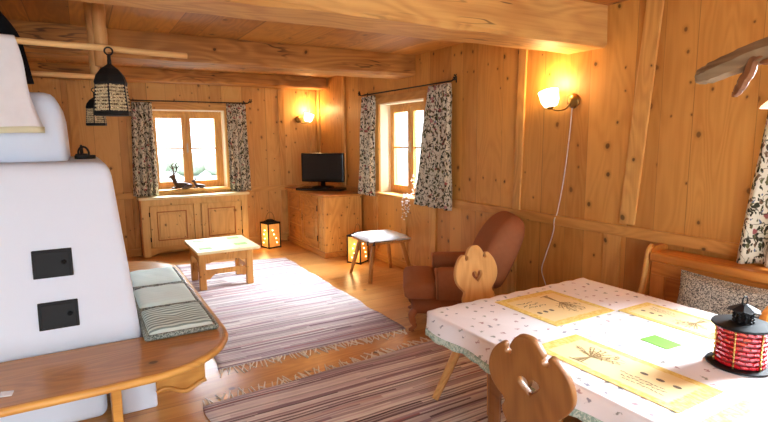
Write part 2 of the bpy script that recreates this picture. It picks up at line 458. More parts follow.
WHITEP  = plain('white_painted_wall', (222,214,204), .9)

# ------------------------------------------------------------------ room constants
XR, YB, ZC = 3.36, 7.90, 2.54
XL, YF = -2.6, -1.9
TH = .34

def wall_with_openings(name, mat, axis, pos, a0, a1, z0, z1, ops, outward):
    """axis 'x': wall in plane x=pos running along y.  ops: (a,b,zlo,zhi)"""
    mb = MB()
    p0, p1 = sorted((pos, pos+outward*TH))
    def bx(u0,u1,w0,w1):
        if u1-u0 < 1e-4 or w1-w0 < 1e-4: return
        if axis == 'x': mb.box(p0,p1,u0,u1,w0,w1)
        else: mb.box(u0,u1,p0,p1,w0,w1)
    cur = a0
    for (a,b,zl,zh) in sorted(ops):
        bx(cur,a,z0,z1); bx(a,b,z0,zl); bx(a,b,zh,z1); cur = b
    bx(cur,a1,z0,z1)
    return struct(mb.build(name, mat))

W1 = (.832,1.878,.88,2.04)           # back window: x0,x1,z0,z1
W2 = (4.86,5.88,.88,2.05)           # side window: y0,y1,z0,z1
W3 = (.05,1.25,.88,2.05)            # side window by the table (out of frame)
wall_with_openings('wall_back', W_BACK, 'y', YB, XL-TH, XR+TH, 0, ZC, [W1], 1)
wall_with_openings('wall_right', W_RIGHT, 'x', XR, YF-TH, YB, 0, ZC, [W2, W3], 1)
wall_with_openings('wall_left', WHITEP, 'x', XL, YF-TH, YB, 0, ZC, [], -1)
wall_with_openings('wall_front', WHITEP, 'y', YF, XL, XR, 0, ZC, [(-1.4,.2,.8,2.2),(1.0,2.6,.8,2.2)], -1)  # window openings added so the front fill lamps reach the room
mb = MB(); mb.box(XL-TH,XR+TH,YF-TH,YB+TH,-.12,0); struct(mb.build('floor', W_FLOOR))
mb = MB(); mb.box(XL-TH,XR+TH,YF-TH,YB+TH,ZC,ZC+.12); struct(mb.build('ceiling', W_CEIL))

# ceiling beams (rough hewn)
def beam(y0,y1,z0,x0,x1,chamf=.02,m=None):
    mb = MB(); n = 26
    rr = random.Random(int(y0*100))
    prof = [(y0,ZC+.0),(y0,z0+chamf),(y0+chamf,z0),(y1-chamf,z0),(y1,z0+chamf),(y1,ZC+.0)]
    rings = []
    for i in range(n+1):
        x = x0+(x1-x0)*i/n
        rings.append([mb.bm.verts.new((x, y+rr.uniform(-.006,.006), z+(rr.uniform(-.006,.006) if z < ZC-.01 else 0))) for (y,z) in prof])
    for A,B in zip(rings,rings[1:]):
        for k in range(len(prof)-1): mb.bm.faces.new((A[k],A[k+1],B[k+1],B[k]))
    mb.bm.faces.new(rings[0]); mb.bm.faces.new(list(reversed(rings[-1])))
    return struct(mb.build('ceiling_beam', m or W_BEAMX))
beam(2.53,2.89,2.25,XL,XR)
beam(5.03,5.42,2.31,XL,XR,.02,W_BEAM2)
beam(7.45,7.80,2.385,XL,XR-.02,.02,W_BEAM2)

# stiles, rails and skirting of the panelled walls
def trim(name, mat, *b, bev=.006):
    mb = MB(); mb.box(*b); return struct(mb.build(name, mat, bevel=bev))
T = [0]
def tn():
    T[0] += 1; return 'trim_%d' % T[0]
def rstile(y0,y1,z0,z1,lean=0,d=.022):
    mb = MB()
    mb.poly([(XR+.001,y0,z0),(XR+.001,y1,z0),(XR+.001,y1+lean,z1),(XR+.001,y0+lean,z1)], (-d,0,0))
    return struct(mb.build(tn(), W_TRIMZ, bevel=.006))
rstile(3.33,3.42,.96,ZC-.001,-.04)
rstile(2.22,2.34,.98,ZC-.001,-.12)
rstile(6.86,6.95,.93,ZC-.001)
rstile(7.77,7.88,0,ZC-.001)
rstile(4.60,4.72,.14,.88)
rstile(5.20,5.30,.14,.85)
rstile(5.92,6.02,.14,.85)
rstile(2.32,2.46,.14,.90)
rstile(3.36,3.46,.14,.90)
trim(tn(), W_TRIMY, XR-.026,XR+.001,1.30,4.86,.885,.965)
trim(tn(), W_TRIMY, XR-.026,XR+.001,5.88,YB-.01,.845,.925)
struct(trim('baseboard_right', W_TRIMY, XR-.022,XR+.001,-1.8,YB-.01,0,.10))
for x0,x1,z0,z1 in ((2.70,2.80,.12,2.38),(.56,.66,.12,2.38),(-.1,0,.12,2.38),(2.27,2.36,.12,.84),(3.22,3.33,.12,2.38)):
    trim(tn(), W_TRIMZ, x0,x1,YB-.022,YB+.001,z0,z1)
trim(tn(), W_TRIMX, XL,.60,YB-.026,YB+.001,.81,.89)
trim(tn(), W_TRIMX, 2.16,XR-.03,YB-.026,YB+.001,.81,.89)
struct(trim('baseboard_back', W_TRIMX, XL,XR-.03,YB-.022,YB+.001,0,.10))
# broad header boards over the two windows and their sill boards
trim(tn(), W_TRIMX, W1[0]-.06,W1[1]+.06,YB-.02,YB+.03,W1[3]-.0,W1[3]+.09)
trim(tn(), W_TRIMY, XR-.02,XR+.03,W2[0]-.06,W2[1]+.06,W2[3],W2[3]+.09)

# ------------------------------------------------------------------ windows
def window(n, axis, pos, a0, a1, z0, z1, out=1, mid=True, depth=.17):
    """casement window set in the wall; local frame built directly in place"""
    def bx(mb, u0,u1,d0,d1,w0,w1):
        e0, e1 = sorted((pos+out*d0, pos+out*d1))
        if axis == 'y': mb.box(u0,u1,e0,e1,w0,w1)
        else: mb.box(e0,e1,u0,u1,w0,w1)
    root = bpy.data.objects.new('window_%d' % n, None); COL.objects.link(root); root['kind'] = 'structure'
    mb = MB(); e = .012                                   # whitewashed reveal lining
    bx(mb,a0,a0+e,.02,depth,z0+.03,z1-e); bx(mb,a1-e,a1,.02,depth,z0+.03,z1-e); bx(mb,a0,a1,.02,depth,z1-e,z1)
    mb.build('reveal', REVEAL, root)
    mb = MB(); bx(mb,a0-.03,a1+.03,-.05,depth+.06,z0-.005,z0+.03); mb.build('sill', W_TRIMX if axis == 'y' else W_TRIMY, root, bevel=.008)
    fw = .055; d0, d1 = depth, depth+.06
    mb = MB(); A0, A1, Z0, Z1 = a0+e, a1-e, z0+.03, z1-e
    bx(mb,A0,A0+fw,d0,d1,Z0,Z1); bx(mb,A1-fw,A1,d0,d1,Z0,Z1); bx(mb,A0+fw,A1-fw,d0,d1,Z1-fw,Z1); bx(mb,A0+fw,A1-fw,d0,d1,Z0,Z0+fw)
    mb.build('window_frame', W_WIN, root, bevel=.005)
    mc = (A0+A1)/2
    for i,(s0,s1) in enumerate(((A0+fw-.01,mc-.001),(mc+.001,A1-fw+.01))):
        mb = MB(); sw = .058; q0,q1 = d0-.012, d0+.035
        S0,S1 = Z0+fw-.01, Z1-fw+.01
        bx(mb,s0,s0+sw,q0,q1,S0,S1); bx(mb,s1-sw,s1,q0,q1,S0,S1); bx(mb,s0+sw,s1-sw,q0,q1,S1-sw,S1); bx(mb,s0+sw,s1-sw,q0,q1,S0,S0+sw)
        zm = S0+(S1-S0)*.52
        sash = mb.build('sash', W_WIN, root, bevel=.005)
        mb = MB(); bx(mb,s0+sw-.002,s1-sw+.002,q0+.012,q1-.012,zm-.010,zm+.010); mb.build('muntin', W_WIN, sash)
        mb = MB(); bx(mb,s0+sw-.004,s1-sw+.004,q0+.026,q0+.029,S0+sw-.004,S1-sw+.004); mb.build('pane', GLASS, sash)
        if i == 0 and mid:
            mb = MB(); bx(mb,mc-.012,mc+.012,q0-.012,q0,zm-.06,zm+.06); bx(mb,mc-.007,mc+.007,q0-.03,q0-.01,zm-.01,zm+.075); mb.build('window_handle', HANDLE, sash, bevel=.003)
    return root
window(1,'y',YB,*W1)
window(2,'x',XR,*W2)
window(3,'x',XR,*W3)
window(4,'y',YF,-1.4,.2,.8,2.2,-1)  # unseen window, added to carry a fill lamp
window(5,'y',YF,1.0,2.6,.8,2.2,-1)  # second unseen window added for the front fill

# outside
mb = MB(); mb.grid(lambda u,v: (-30+60*u, 8.6+40*v, -.4+ .4*math.sin(u*9)*v), 24, 12); struct(mb.build('exterior_ground', SNOW))
mb = MB(); mb.grid(lambda u,v: (4.1+30*v, -12+20*u, -.4-.02*v), 6, 6); struct(mb.build('exterior_meadow', SNOW))
mb = MB()
rr = random.Random(3)
for i in range(46): mb.ball((-12+i*.75+rr.uniform(-.3,.3), 34+rr.uniform(-1,1), .1), rr.uniform(.5,1.0), 2, (1.2,1,.8))
struct(mb.build('exterior_treeline', HEDGE, smooth=True))

# ------------------------------------------------------------------ curtains and rods
def curtain(label, axis, plane, a0, a1, b0, b1, zt, zb, folds, amp, group=None, seed=0):
    mb = MB(); rr = random.Random(seed); ph = rr.uniform(0,6)
    def fn(u,v):
        a = a0+(a1-a0)*u; b = b0+(b1-b0)*u
        w = a+(b-a)*v
        A = amp*(.45+.55*v)
        uu = u+.035*math.sin(u*7+ph)
        off = A*math.sin(uu*folds*2*PI+ph) + .006*math.sin(v*9+u*5+ph)
        w += .25*A*math.cos(uu*folds*2*PI*1.0+ph)
        z = zt+(zb-zt)*v + (.006*math.sin(u*17+ph) if v > .99 else 0)
        return (w, plane+off, z) if axis == 'y' else (plane+off, w, z)
    mb.grid(fn, folds*14, 24)
    o = mb.build('curtain', FLORAL, smooth=True, solid=.004)
    return tag(o, label, 'curtain', group)
curtain('floral curtain hanging left of the back wall window','y',YB-.085,.63,.885,.575,.905,2.13,.845,4,.030,None,1)
curtain('floral curtain hanging right of the back wall window','y',YB-.085,1.885,2.165,1.885,2.195,2.14,.845,4,.030,None,2)
curtain('narrow floral curtain beside the television, on the far side of the corner window','x',XR-.085,6.20,5.84,6.30,5.90,2.155,.86,4,.030,None,3)
curtain('wide floral curtain on the near side of the window above the stool','x',XR-.085,4.66,4.26,4.92,4.25,2.16,.855,6,.026,None,4)
curtain('large floral curtain cut by the photo edge, hanging above the corner bench','x',XR-.10,1.37,.95,1.51,.95,2.16,.875,4,.03,None,5)

def rod(label, axis, plane, a0, a1, z, wallpos):
    def P(a,d,zz): return (a,d,zz) if axis == 'y' else (d,a,zz)
    root = thing('curtain_rod', label, 'curtain rod', P((a0+a1)/2,plane,z), world=True)
    mb = MB(); mb.tube([P(a0,plane,z),P(a1,plane,z)], .008, 8); mb.build('pole', BLACK, root)
    for a, s in ((a0,-1),(a1,1)):
        d = s if a1 > a0 else -s
        pts = [P(a+d*.075*t, plane, z+.0+.06*t*t) for t in (0,.3,.6,1)]
        mb = MB(); mb.tube(pts, [.008,.006,.006,.004], 8)
        for k in range(5):
            an = k*1.25
            mb.ball(P(a+d*(.02+.012*k), plane, z+.012+.02*(k%3)), .011, 1)
        mb.build('finial', BLACK, root)
        mb = MB(); ai = a-d*.03
        mb.tube([P(ai,plane,z),P(ai,(plane+wallpos)/2,z+.015),P(ai,wallpos,z+.02)], .006, 6)
        mb.tube([P(ai,wallpos-.003,z-.01),P(ai,wallpos-.003,z+.04)], .007, 8)
        mb.build('bracket', BLACK, root)
rod('thin black iron curtain rod over the back wall window','y',YB-.085,.63,2.20,2.15,YB)
rod('thin black iron curtain rod over the side window near the television','x',XR-.085,6.20,4.24,2.175,XR)

# ------------------------------------------------------------------ built-in cupboard under the back window
c = thing('window_cupboard','pale pine two-door cupboard built under the back window','cupboard',(1.36,7.78,0),world=True)
X0,X1,Y0 = .645,2.10,7.675
mb = MB(); mb.box(X0+.02,X1-.02,Y0+.03,YB-.023,.10,.80); mb.build('carcass', W_CABZ, c)
mb = MB(); mb.box(X0-.03,X1+.03,Y0-.03,YB-.003,.80,.835); mb.build('top_board', W_TOP, c, bevel=.008)
mb = MB()
mb.box(X0,X0+.09,Y0,Y0+.03,.0,.80); mb.box(X1-.09,X1,Y0,Y0+.03,.0,.80); mb.box(X0+.09,X1-.09,Y0,Y0+.03,.715,.80); mb.box((X0+X1)/2-.045,(X0+X1)/2+.045,Y0,Y0+.03,.14,.715)
mb.build('face_frame', W_CABZ, c, bevel=.004)
mb = MB(); mb.box(X0-.018,X0+.001,Y0+.012,YB-.03,.02,.80); mb.build('side_panel', W_CONTRAST, c)  # strong orange of the side-lit face painted into its wood
# scalloped plinth board
pts = [(X0+.09,Y0,.14),(X0+.09,Y0,.02)]
n = 24
for i in range(n+1):
    u = i/n; x = X0+.14+(X1-X0-.28)*u
    pts.append((x,Y0,.03+.055*abs(math.sin(u*PI*2))**.6 if True else 0))
pts += [(X1-.09,Y0,.02),(X1-.09,Y0,.14)]
mb = MB(); mb.poly(pts,(0,.03,0)); mb.build('plinth', W_CABX, c)
for x0,x1,hx in ((X0+.102,(X0+X1)/2-.057,1),((X0+X1)/2+.057,X1-.102,0)):
    mb = MB(); y = Y0-.012
    mb.box(x0,x0+.09,y,Y0+.015,.145,.71); mb.box(x1-.09,x1,y,Y0+.015,.145,.71); mb.box(x0+.09,x1-.09,y,Y0+.015,.62,.71); mb.box(x0+.09,x1-.09,y,Y0+.015,.145,.235)
    d = mb.build('door', W_CABZ, c, bevel=.006)
    mb = MB()
    for q in ((x0+.088,x0+.100,.235,.62),(x1-.100,x1-.088,.235,.62),(x0+.088,x1-.088,.222,.236),(x0+.088,x1-.088,.619,.633)): mb.box(q[0],q[1],Y0-.018,Y0,q[2],q[3])
    mb.build('panel_moulding', W_CONTRAST, d, bevel=.003)  # moulding darkened to paint edge contrast that flat light lacks
    mb = MB(); mb.box(x0+.085,x1-.085,Y0-.002,Y0+.012,.23,.625); mb.box(x0+.12,x1-.12,Y0-.010,Y0+.01,.265,.59); mb.build('door_panel', W_CABZ, d, bevel=.006)
    hxx = x0-.004 if hx else x1+.004
    for z in (.25,.60):
        mb = MB(); mb.tube([(hxx,Y0-.016,z-.03),(hxx,Y0-.016,z+.03)],.007,8); mb.build('hinge', BLACK, d)
    kx = x1-.045 if hx else x0+.045
    mb = MB(); mb.lathe([(.0,0),(.008,0),(.006,.012),(.013,.02),(.011,.028),(0,.031)],(kx,Y0-.012,.42),12,Matrix.Rotation(PI/2,3,'X')); mb.build('knob', W_CABX, d, smooth=True)

# ------------------------------------------------------------------ corner dresser
c = thing('corner_dresser','knotty pine low chest with drawers and door carrying the television','chest',(3.03,7.05,0),world=True)
DX,DY0,DY1 = 2.768,6.33,7.79
mb = MB(); mb.box(DX,XR-.03,DY0,DY1,.07,.825); mb.build('carcass', W_DRZ, c, bevel=.006)
mb = MB(); mb.box(DX-.03,XR-.03,DY0-.03,DY1+.03,.825,.86); mb.build('top_board', W_DRY, c, bevel=.010)
mb = MB(); mb.box(DX-.02,XR-.032,DY0-.02,DY1,0,.075); mb.build('plinth', W_DRY, c, bevel=.008)
mb = MB()
for i in range(7): mb.box(DX-.012,DX+.03,DY0+.006+i*.014,DY0+.016+i*.014,.08,.82)
mb.build('reeded_post', W_DRZ, c, bevel=.003)
# three drawers at the far end
for i,(z0,z1) in enumerate(((.10,.32),(.34,.56),(.58,.80))):
    mb = MB(); mb.box(DX-.015,DX+.01,7.22,7.68,z0,z1); d = mb.build('drawer', W_DRY, c, bevel=.006)
    mb = MB(); mb.lathe([(0,0),(.010,0),(.007,.014),(.016,.024),(.012,.033),(0,.036)],(DX-.015,7.45,(z0+z1)/2),12,Matrix.Rotation(-PI/2,3,'Y')); mb.build('knob', W_DRY, d, smooth=True)
mb = MB(); y0,y1 = 6.56,7.17
mb.box(DX-.015,DX+.01,y0,y0+.10,.10,.80); mb.box(DX-.015,DX+.01,y1-.10,y1,.10,.80); mb.box(DX-.015,DX+.01,y0+.10,y1-.10,.70,.80); mb.box(DX-.015,DX+.01,y0+.10,y1-.10,.10,.20)
d = mb.build('door', W_DRY, c, bevel=.005)
mb = MB(); mb.box(DX-.004,DX+.01,y0+.095,y1-.095,.195,.705); mb.box(DX-.012,DX+.01,y0+.13,y1-.13,.235,.665); mb.build('door_panel', W_DRY, d, bevel=.006)
for z in (.24,.66):
    mb = MB(); mb.tube([(DX-.018,y0-.004,z-.04),(DX-.018,y0-.004,z+.04)],.008,8); mb.build('hinge', BLACK, d)
mb = MB(); mb.obox((DX-.02,y1-.05,.47),(.01,.03,.09)); mb.tube([(DX-.02,y1-.05,.47),(DX-.04,y1-.05,.46)],.008,8); mb.build('handle', BRASS, d, bevel=.003)

# television and player standing on the dresser
tv = thing('television','black flat television on its foot in the room corner','television',(3.085,7.09,.901),math.radians(-48))
mb = MB(); mb.box(-.34,.34,-.03,.03,.075,.505); mb.build('casing', BLACK2, tv, bevel=.012)
mb = MB(); mb.box(-.31,.31,-.0335,-.028,.12,.478); mb.build('screen', SCREEN, tv)
mb = MB(); mb.lathe([(0,0),(.17,0),(.165,.012),(.04,.02),(.03,.09),(0,.09)],(0,.0,0),24); mb.build('stand', BLACK2, tv, smooth=True)
dv = thing('disc_player','flat black disc player lying under the television','player',(3.075,7.06,.8605),math.radians(-46))
mb = MB(); mb.box(-.36,.36,-.20,.14,.004,.04); mb.build('casing', BLACK2, dv, bevel=.006)
mb = MB(); mb.box(-.33,.33,-.203,-.198,.012,.03); mb.build('front_panel', SCREEN, dv)

# ------------------------------------------------------------------ wall sconces
def sconce(label, base, nrm, side, s=1.0, cord=None, arm=.2):
    base = Vector(base); nrm = Vector(nrm); side = Vector(side); up = Vector((0,0,1))
    root = thing('wall_sconce', label, 'wall lamp', base, world=True)
    q = nrm.to_track_quat('Z','Y').to_matrix()
    mb = MB(); mb.lathe([(0,0),(.055*s,0),(.055*s,.008),(.045*s,.018*s),(.02*s,.028*s),(0,.03*s)], base, 24, q); mb.build('wall_plate', BRASS, root, smooth=True)
    tip = base+nrm*arm*.55+side*arm+up*-.01
    pts = [base+nrm*.02, base+nrm*arm*.25+side*arm*.25-up*.055*s, base+nrm*arm*.45+side*arm*.7-up*.065*s, tip-up*.03]
    pts = smooth_loop([tuple(p) for p in pts], 6, False)
    mb = MB(); mb.tube(pts, .007*s, 8); mb.lathe([(0,-.05*s),(.022*s,-.045*s),(.03*s,-.02*s),(.012*s,-.005*s),(0,-.005*s)], tip, 16); mb.build('arm', BRASS, root, smooth=True)
    s *= 1.1
    tilt = Matrix.Rotation(.28, 3, Vector((0,0,1)).cross(side))
    mb = MB(); mb.lathe([(.02*s,-.03*s),(.045*s,-.02*s),(.062*s,.015*s),(.066*s,.055*s),(.07*s,.085*s),(.066*s,.085*s),(.060*s,.05*s),(.054*s,.015*s),(.03*s,-.012*s)], tip, 24, tilt, True)
    mb.build('lamp_shade', SHADE, root, smooth=True)
    mb = MB(); mb.ball(tip+up*.03*s, .026*s, 2); mb.build('bulb', SHADE, root, smooth=True)
    if cord:
        mb = MB(); mb.tube(smooth_loop(cord, 6, False), .0045, 6); mb.build('cord', CORD, root, smooth=True)
    l = bpy.data.lights.new('sconce_glow','POINT'); l.energy = LAMP; l.color = (1,.64,.27); l.shadow_soft_size = .05
    lo = bpy.data.objects.new('sconce_glow', l); COL.objects.link(lo); lo.location = tip+up*.14*s+nrm*.03
    return root
LAMP = 12
sconce('lit wall lamp with white shade, small in the far corner above the television',(3.03,YB-.023,1.925),(0,-1,0),(1,0,0),1.05,None,.13)
sconce('lit wall lamp with long white cord running down the side wall',(XR-.001,2.80,1.885),(-1,0,0),(0,1,0),1.05,
       [(3.352,2.805,1.85),(3.35,2.82,1.60),(3.35,2.86,1.26),(3.35,2.91,.99),(3.328,2.92,.93),(3.35,2.945,.82),(3.35,3.02,.60),(3.35,3.055,.47),(3.35,3.0,.34),(3.35,2.95,.2),(3.333,2.94,.03)], .155)

# ------------------------------------------------------------------ masonry stove
st = thing('masonry_stove','white plastered masonry stove with stepped sloping body','stove',(-.9,4.1,0),world=True)
def rounded_block(lv, r):
    """lofted block: list of (z, x0,x1,y0,y1) levels with rounded plan corners"""
    mb = MB(); rings = []
    for (z,x0,x1,y0,y1,rr_) in lv:
        ring = []
        for (cx,cy,a) in ((x1-rr_,y0+rr_,-PI/2),(x1-rr_,y1-rr_,0),(x0+rr_,y1-rr_,PI/2),(x0+rr_,y0+rr_,PI)):
            for k in range(6):
                t = a+PI/2*k/5
                ring.append(mb.bm.verts.new((cx+rr_*math.cos(t), cy+rr_*math.sin(t), z)))
        rings.append(ring)
    n = len(rings[0])
    for A,B in zip(rings,rings[1:]):
        for k in range(n): mb.bm.faces.new((A[k],A[(k+1)%n],B[(k+1)%n],B[k]))
    mb.bm.faces.new(list(reversed(rings[0]))); mb.bm.faces.new(rings[-1])
    return mb
def lower(z):     # front y and right x of the sloping lower body
    t = (z-.47)/(1.45-.47)
    return 3.22+.17*t, .225-.085*t
lv = []
for z in (.46,.6,.9,1.2,1.40,1.44,1.465,1.478,1.485):
    f,r = lower(z); k = max(0,(z-1.40)/.085); ins = .05*(1-math.sqrt(max(0,1-k*k)))
    lv.append((z,-2.2,r-ins,f+ins,4.98-ins-.1*(z-.44),.045))
rounded_block(lv,.05).build('stove_body', PLASTER, st, smooth=True, bevel=0)
lv = []
for z in (1.45,1.6,1.75,1.83,1.87,1.89,1.90):
    k = max(0,(z-1.75)/.15); ins = .08*(1-math.sqrt(max(0,1-k*k))); r = -.072-.03*(z-1.45)
    lv.append((z,-2.0,r-ins,3.72+ins+.03*(z-1.45),4.75-ins,.05))
rounded_block(lv,.05).build('stove_crown', PLASTER, st, smooth=True)
mb = MB(); mb.box(-2.2,.02,3.26,4.9,0,.45); mb.build('stove_plinth', PLASTER, st, bevel=.05, seg=4)
mb = MB(); mb.box(.085,.285,3.235,4.9,.0,.43); mb.build('stove_foot', PLASTER, st, bevel=.014, seg=3)
def stove_door(x0,x1,z0,z1):
    yf = lambda z: lower(z)[0]
    def sl(x,z,d): return Vector((x, yf(z)-d, z))
    mb = MB()
    mb.poly([sl(x0,z0,.002),sl(x1,z0,.002),sl(x1,z1,.002),sl(x0,z1,.002)],(0,-.016,0))
    d = mb.build('iron_door', BLACK, st, bevel=.004)
    mb = MB(); m_ = .012
    mb.poly([sl(x0+m_,z0+m_,.016),sl(x1-m_,z0+m_,.016),sl(x1-m_,z1-m_,.016),sl(x0+m_,z1-m_,.016)],(0,-.008,0)); mb.build('door_leaf', BLACK, d, bevel=.003)
    mb = MB(); mb.lathe([(0,0),(.008,0),(.006,.012),(.013,.02),(0,.028)], sl(x1-.04,(z0*.45+z1*.55),.02), 12, Matrix.Rotation(PI/2,3,'X')); mb.build('knob', BLACK, d, smooth=True)
stove_door(-.275,-.088,.868,1.018)
stove_door(-.268,-.080,.592,.737)

# wrap-around bench
b = thing('stove_bench','brown wooden bench with rounded end wrapping around the white stove','bench',(.3,3.2,0),world=True)
R_ = .50
outer = [(-2.3,2.62),(-1.2,2.62),(.05,2.62)]
for k in range(1,10):
    a = -PI/2+PI/2*k/9
    outer.append((.165+R_*math.cos(a), 3.12+R_*math.sin(a)))
outer += [(.665,3.6),(.665,4.75)]
for k in range(1,8):
    a = PI/2*k/7
    outer.append((.165+R_*math.cos(a), 4.85+.50*math.sin(a)))
outer += [(-.3,5.35),(-2.3,5.35)]
inner = [(-2.3,5.0),(.24,5.0),(.24,3.205),(-2.3,3.205)]
mb = MB(); mb.poly([(x,y,.432) for x,y in outer+inner],(0,0,.038)); mb.build('bench_top', W_BENCH, b, bevel=.010)
mb = MB(); edge = [(x,y,.451) for x,y in outer[:-1]]
mb.tube(edge,.0205,8); mb.build('edge_moulding', W_BENCHP, b, smooth=True)
def support(pts, th, name='leg'):
    mb = MB(); mb.poly(pts, th); mb.build(name, W_BENCHP, b, bevel=.006)
support([(.035,2.78,0),(.035,3.2,0),(.035,3.2,.43),(.035,2.70,.43)],(.045,0,0))
support([(-1.2,2.78,0),(-1.2,3.2,0),(-1.2,3.2,.43),(-1.2,2.70,.43)],(.045,0,0))
support([(.30,4.2,0),(.56,4.2,0),(.62,4.2,.43),(.30,4.2,.43)],(0,.045,0))
# wavy apron board below the rounded corner
low = [(.275+.28*i/14, .128+.022*math.sin(i/14*7.5+.4)) for i in range(15)]
support([(.275,3.15,.43)]+[(x,3.15,z) for x,z in low]+[(.555,3.15,.43)],(0,.03,0),'corner_apron')
mb = MB(); mb.tube([(x,3.14,z) for x,z in low],.014,8); mb.build('apron_moulding', W_BENCHP, b, smooth=True)
support([(.30,3.42,0),(.36,3.42,0),(.36,3.42,.43),(.30,3.42,.43)],(0,.06,0))

# cushions on the bench
def bench_pad(label, x0,x1,y0,y1, m, skew=0):
    c = thing('seat_cushion', label, 'cushion', ((x0+x1)/2,(y0+y1)/2,.471), group='flat cushions on the stove bench')
    w,h = (x1-x0)/2,(y1-y0)/2; rr = random.Random(int(y0*50))
    def top(u,v):
        a = (u-.5)*2; q = (v-.5)*2
        e = (1-a**6)*(1-q**6)
        tuft = -.012*math.exp(-((a)**2+(q)**2)*14)
        return (a*w+skew*q*.02, q*h, .012+.046*e**.4+tuft*1 + .002*math.sin(a*9+q*7))
    mb = MB(); mb.grid(top, 22, 22); mb.grid(lambda u,v: ((u-.5)*2*w+skew*(v-.5)*.04,(v-.5)*2*h,.0), 4, 4); mb.build('pad', m, c, smooth=True)
    loop = [(-w,-h,.018),(0,-h,.018),(w,-h,.018),(w,0,.018),(w,h,.018),(0,h,.018),(-w,h,.018),(-w,0,.018),(-w,-h,.018)]
    mb = MB(); mb.tube(loop,.017,8); mb.build('edging', PADEDGE, c, smooth=True)
    return c
bench_pad('striped grey green cushion, nearest the rounded bench end',.243,.625,3.10,3.60,PAD_S)
bench_pad('plain pale green cushion, middle one of three on the stove bench',.243,.622,3.65,4.15,PAD_P)
bench_pad('plain pale green cushion, farthest one on the stove bench',.243,.622,4.23,4.75,PAD_P)
mb = MB(); mb.poly([(-.40,2.74,.4712),(-.355,2.73,.4712),(-.35,2.775,.4712),(-.40,2.79,.4712)],(0,0,.006)); tag(mb.build('paper_slip', PAPER), 'small white paper slip at the left end of the stove bench','paper')

# flat irons on the stove shoulder
def iron(label, x, y, z, rz, s=1):
    c = thing('flat_iron', label, 'flat iron', (x,y,z), rz, 'old irons on the stove')
    out = smooth_loop([(-.075*s,-.04*s),(.02*s,-.045*s),(.085*s,0),(.02*s,.045*s),(-.075*s,.04*s)],4)
    mb = MB(); mb.poly([(p[0],p[1],0) for p in out],(0,0,.035*s)); mb.build('sole', BLACK, c, bevel=.004)
    hp = [(-.05*s,0,.03*s),(-.052*s,0,.07*s),(-.03*s,0,.105*s),(.005*s,0,.105*s),(.028*s,0,.07*s),(.03*s,0,.03*s)]
    mb = MB(); mb.tube(smooth_loop(hp,5,False),.009*s,8); mb.build('handle', BLACK, c, smooth=True)
iron('black iron with loop handle on the stove shoulder edge',.022,4.05,1.4853,.1,.74)
iron('black iron half hidden behind the white stove crown',.004,4.45,1.4853,1.45,.8)

# ------------------------------------------------------------------ drying rack over the stove, cloth, garment
rk = thing('drying_rack','peeled wooden poles of a drying rack hung from the ceiling above the stove','drying rack',(.1,4.0,ZC),world=True)
def pole(a,bb,r,m,wob=.004):
    mb = MB(); a = Vector(a); bb = Vector(bb); rr = random.Random(int(a.x*1000)+int(bb.z*100))
    pts = [a.lerp(bb,i/8)+Vector((rr.uniform(-wob,wob),rr.uniform(-wob,wob),rr.uniform(-wob,wob))) for i in range(9)]
    mb.tube(pts,[r*(1+rr.uniform(-.06,.06)) for _ in pts],12); return mb
pole((.152,3.66,2.06),(.158,3.66,ZC),.038,W_POLE).build('hanging_post', W_POLE, rk, smooth=True)
pole((.128,4.20,1.98),(.120,4.20,ZC),.032,W_POLE).build('hanging_post', W_POLE, rk, smooth=True)
pole((-1.3,3.60,2.19),(.635,3.60,2.143),.018,W_ROD,.003).build('rod', W_ROD, rk, smooth=True)
pole((-1.3,4.14,2.055),(.16,4.14,2.043),.016,W_ROD,.003).build('rod', W_ROD, rk, smooth=True)

cl = thing('hanging_cloth','white linen cloth draped over the drying rack rod','cloth',(-.4,3.55,1.7),world=True)
def clothfn(u,v):
    xr = -.282+.105*v+.01*math.sin(v*7); xl = -.95
    x = xl+(xr-xl)*u
    zt_ = 2.19-(x+1.3)*.0243
    if v < .1:
        q = (1-v/.1)*PI; return (x, 3.60-.026*math.cos(q)*1 if False else 3.60-.028*math.cos(PI-q)*-1, zt_+.028*math.sin(q))
    w = (v-.1)/.9
    return (x, 3.572-.03*w-.022*w*math.sin(u*13+w*2.5)-.01*w*math.sin(u*29), zt_-.50*w-.012*math.sin(u*5)*w)
mb = MB(); mb.grid(clothfn,30,26); mb.build('linen', WHITECL, cl, smooth=True, solid=.003)
mb = MB(); mb.grid(lambda u,v: tuple(Vector(clothfn(u,1))+Vector((0,-.003,-.035*v+.012))),30,2); mb.build('hem', HEM, cl, smooth=True, solid=.005)
mb = MB()
def garm(u,v):
    a = u*2*PI; r = .012+.055*math.sin(min(v*2.2,1)*PI/2)
    return (-.345+.075*v+ r*math.cos(a)*(1.15-.2*v), 3.665+r*math.sin(a)*.45, 2.325-.39*v)
mb.grid(garm,20,12); o = mb.build('black_garment', DARKCL, smooth=True, solid=.004); tag(o,'black garment hanging behind the white cloth on the drying rack','garment')

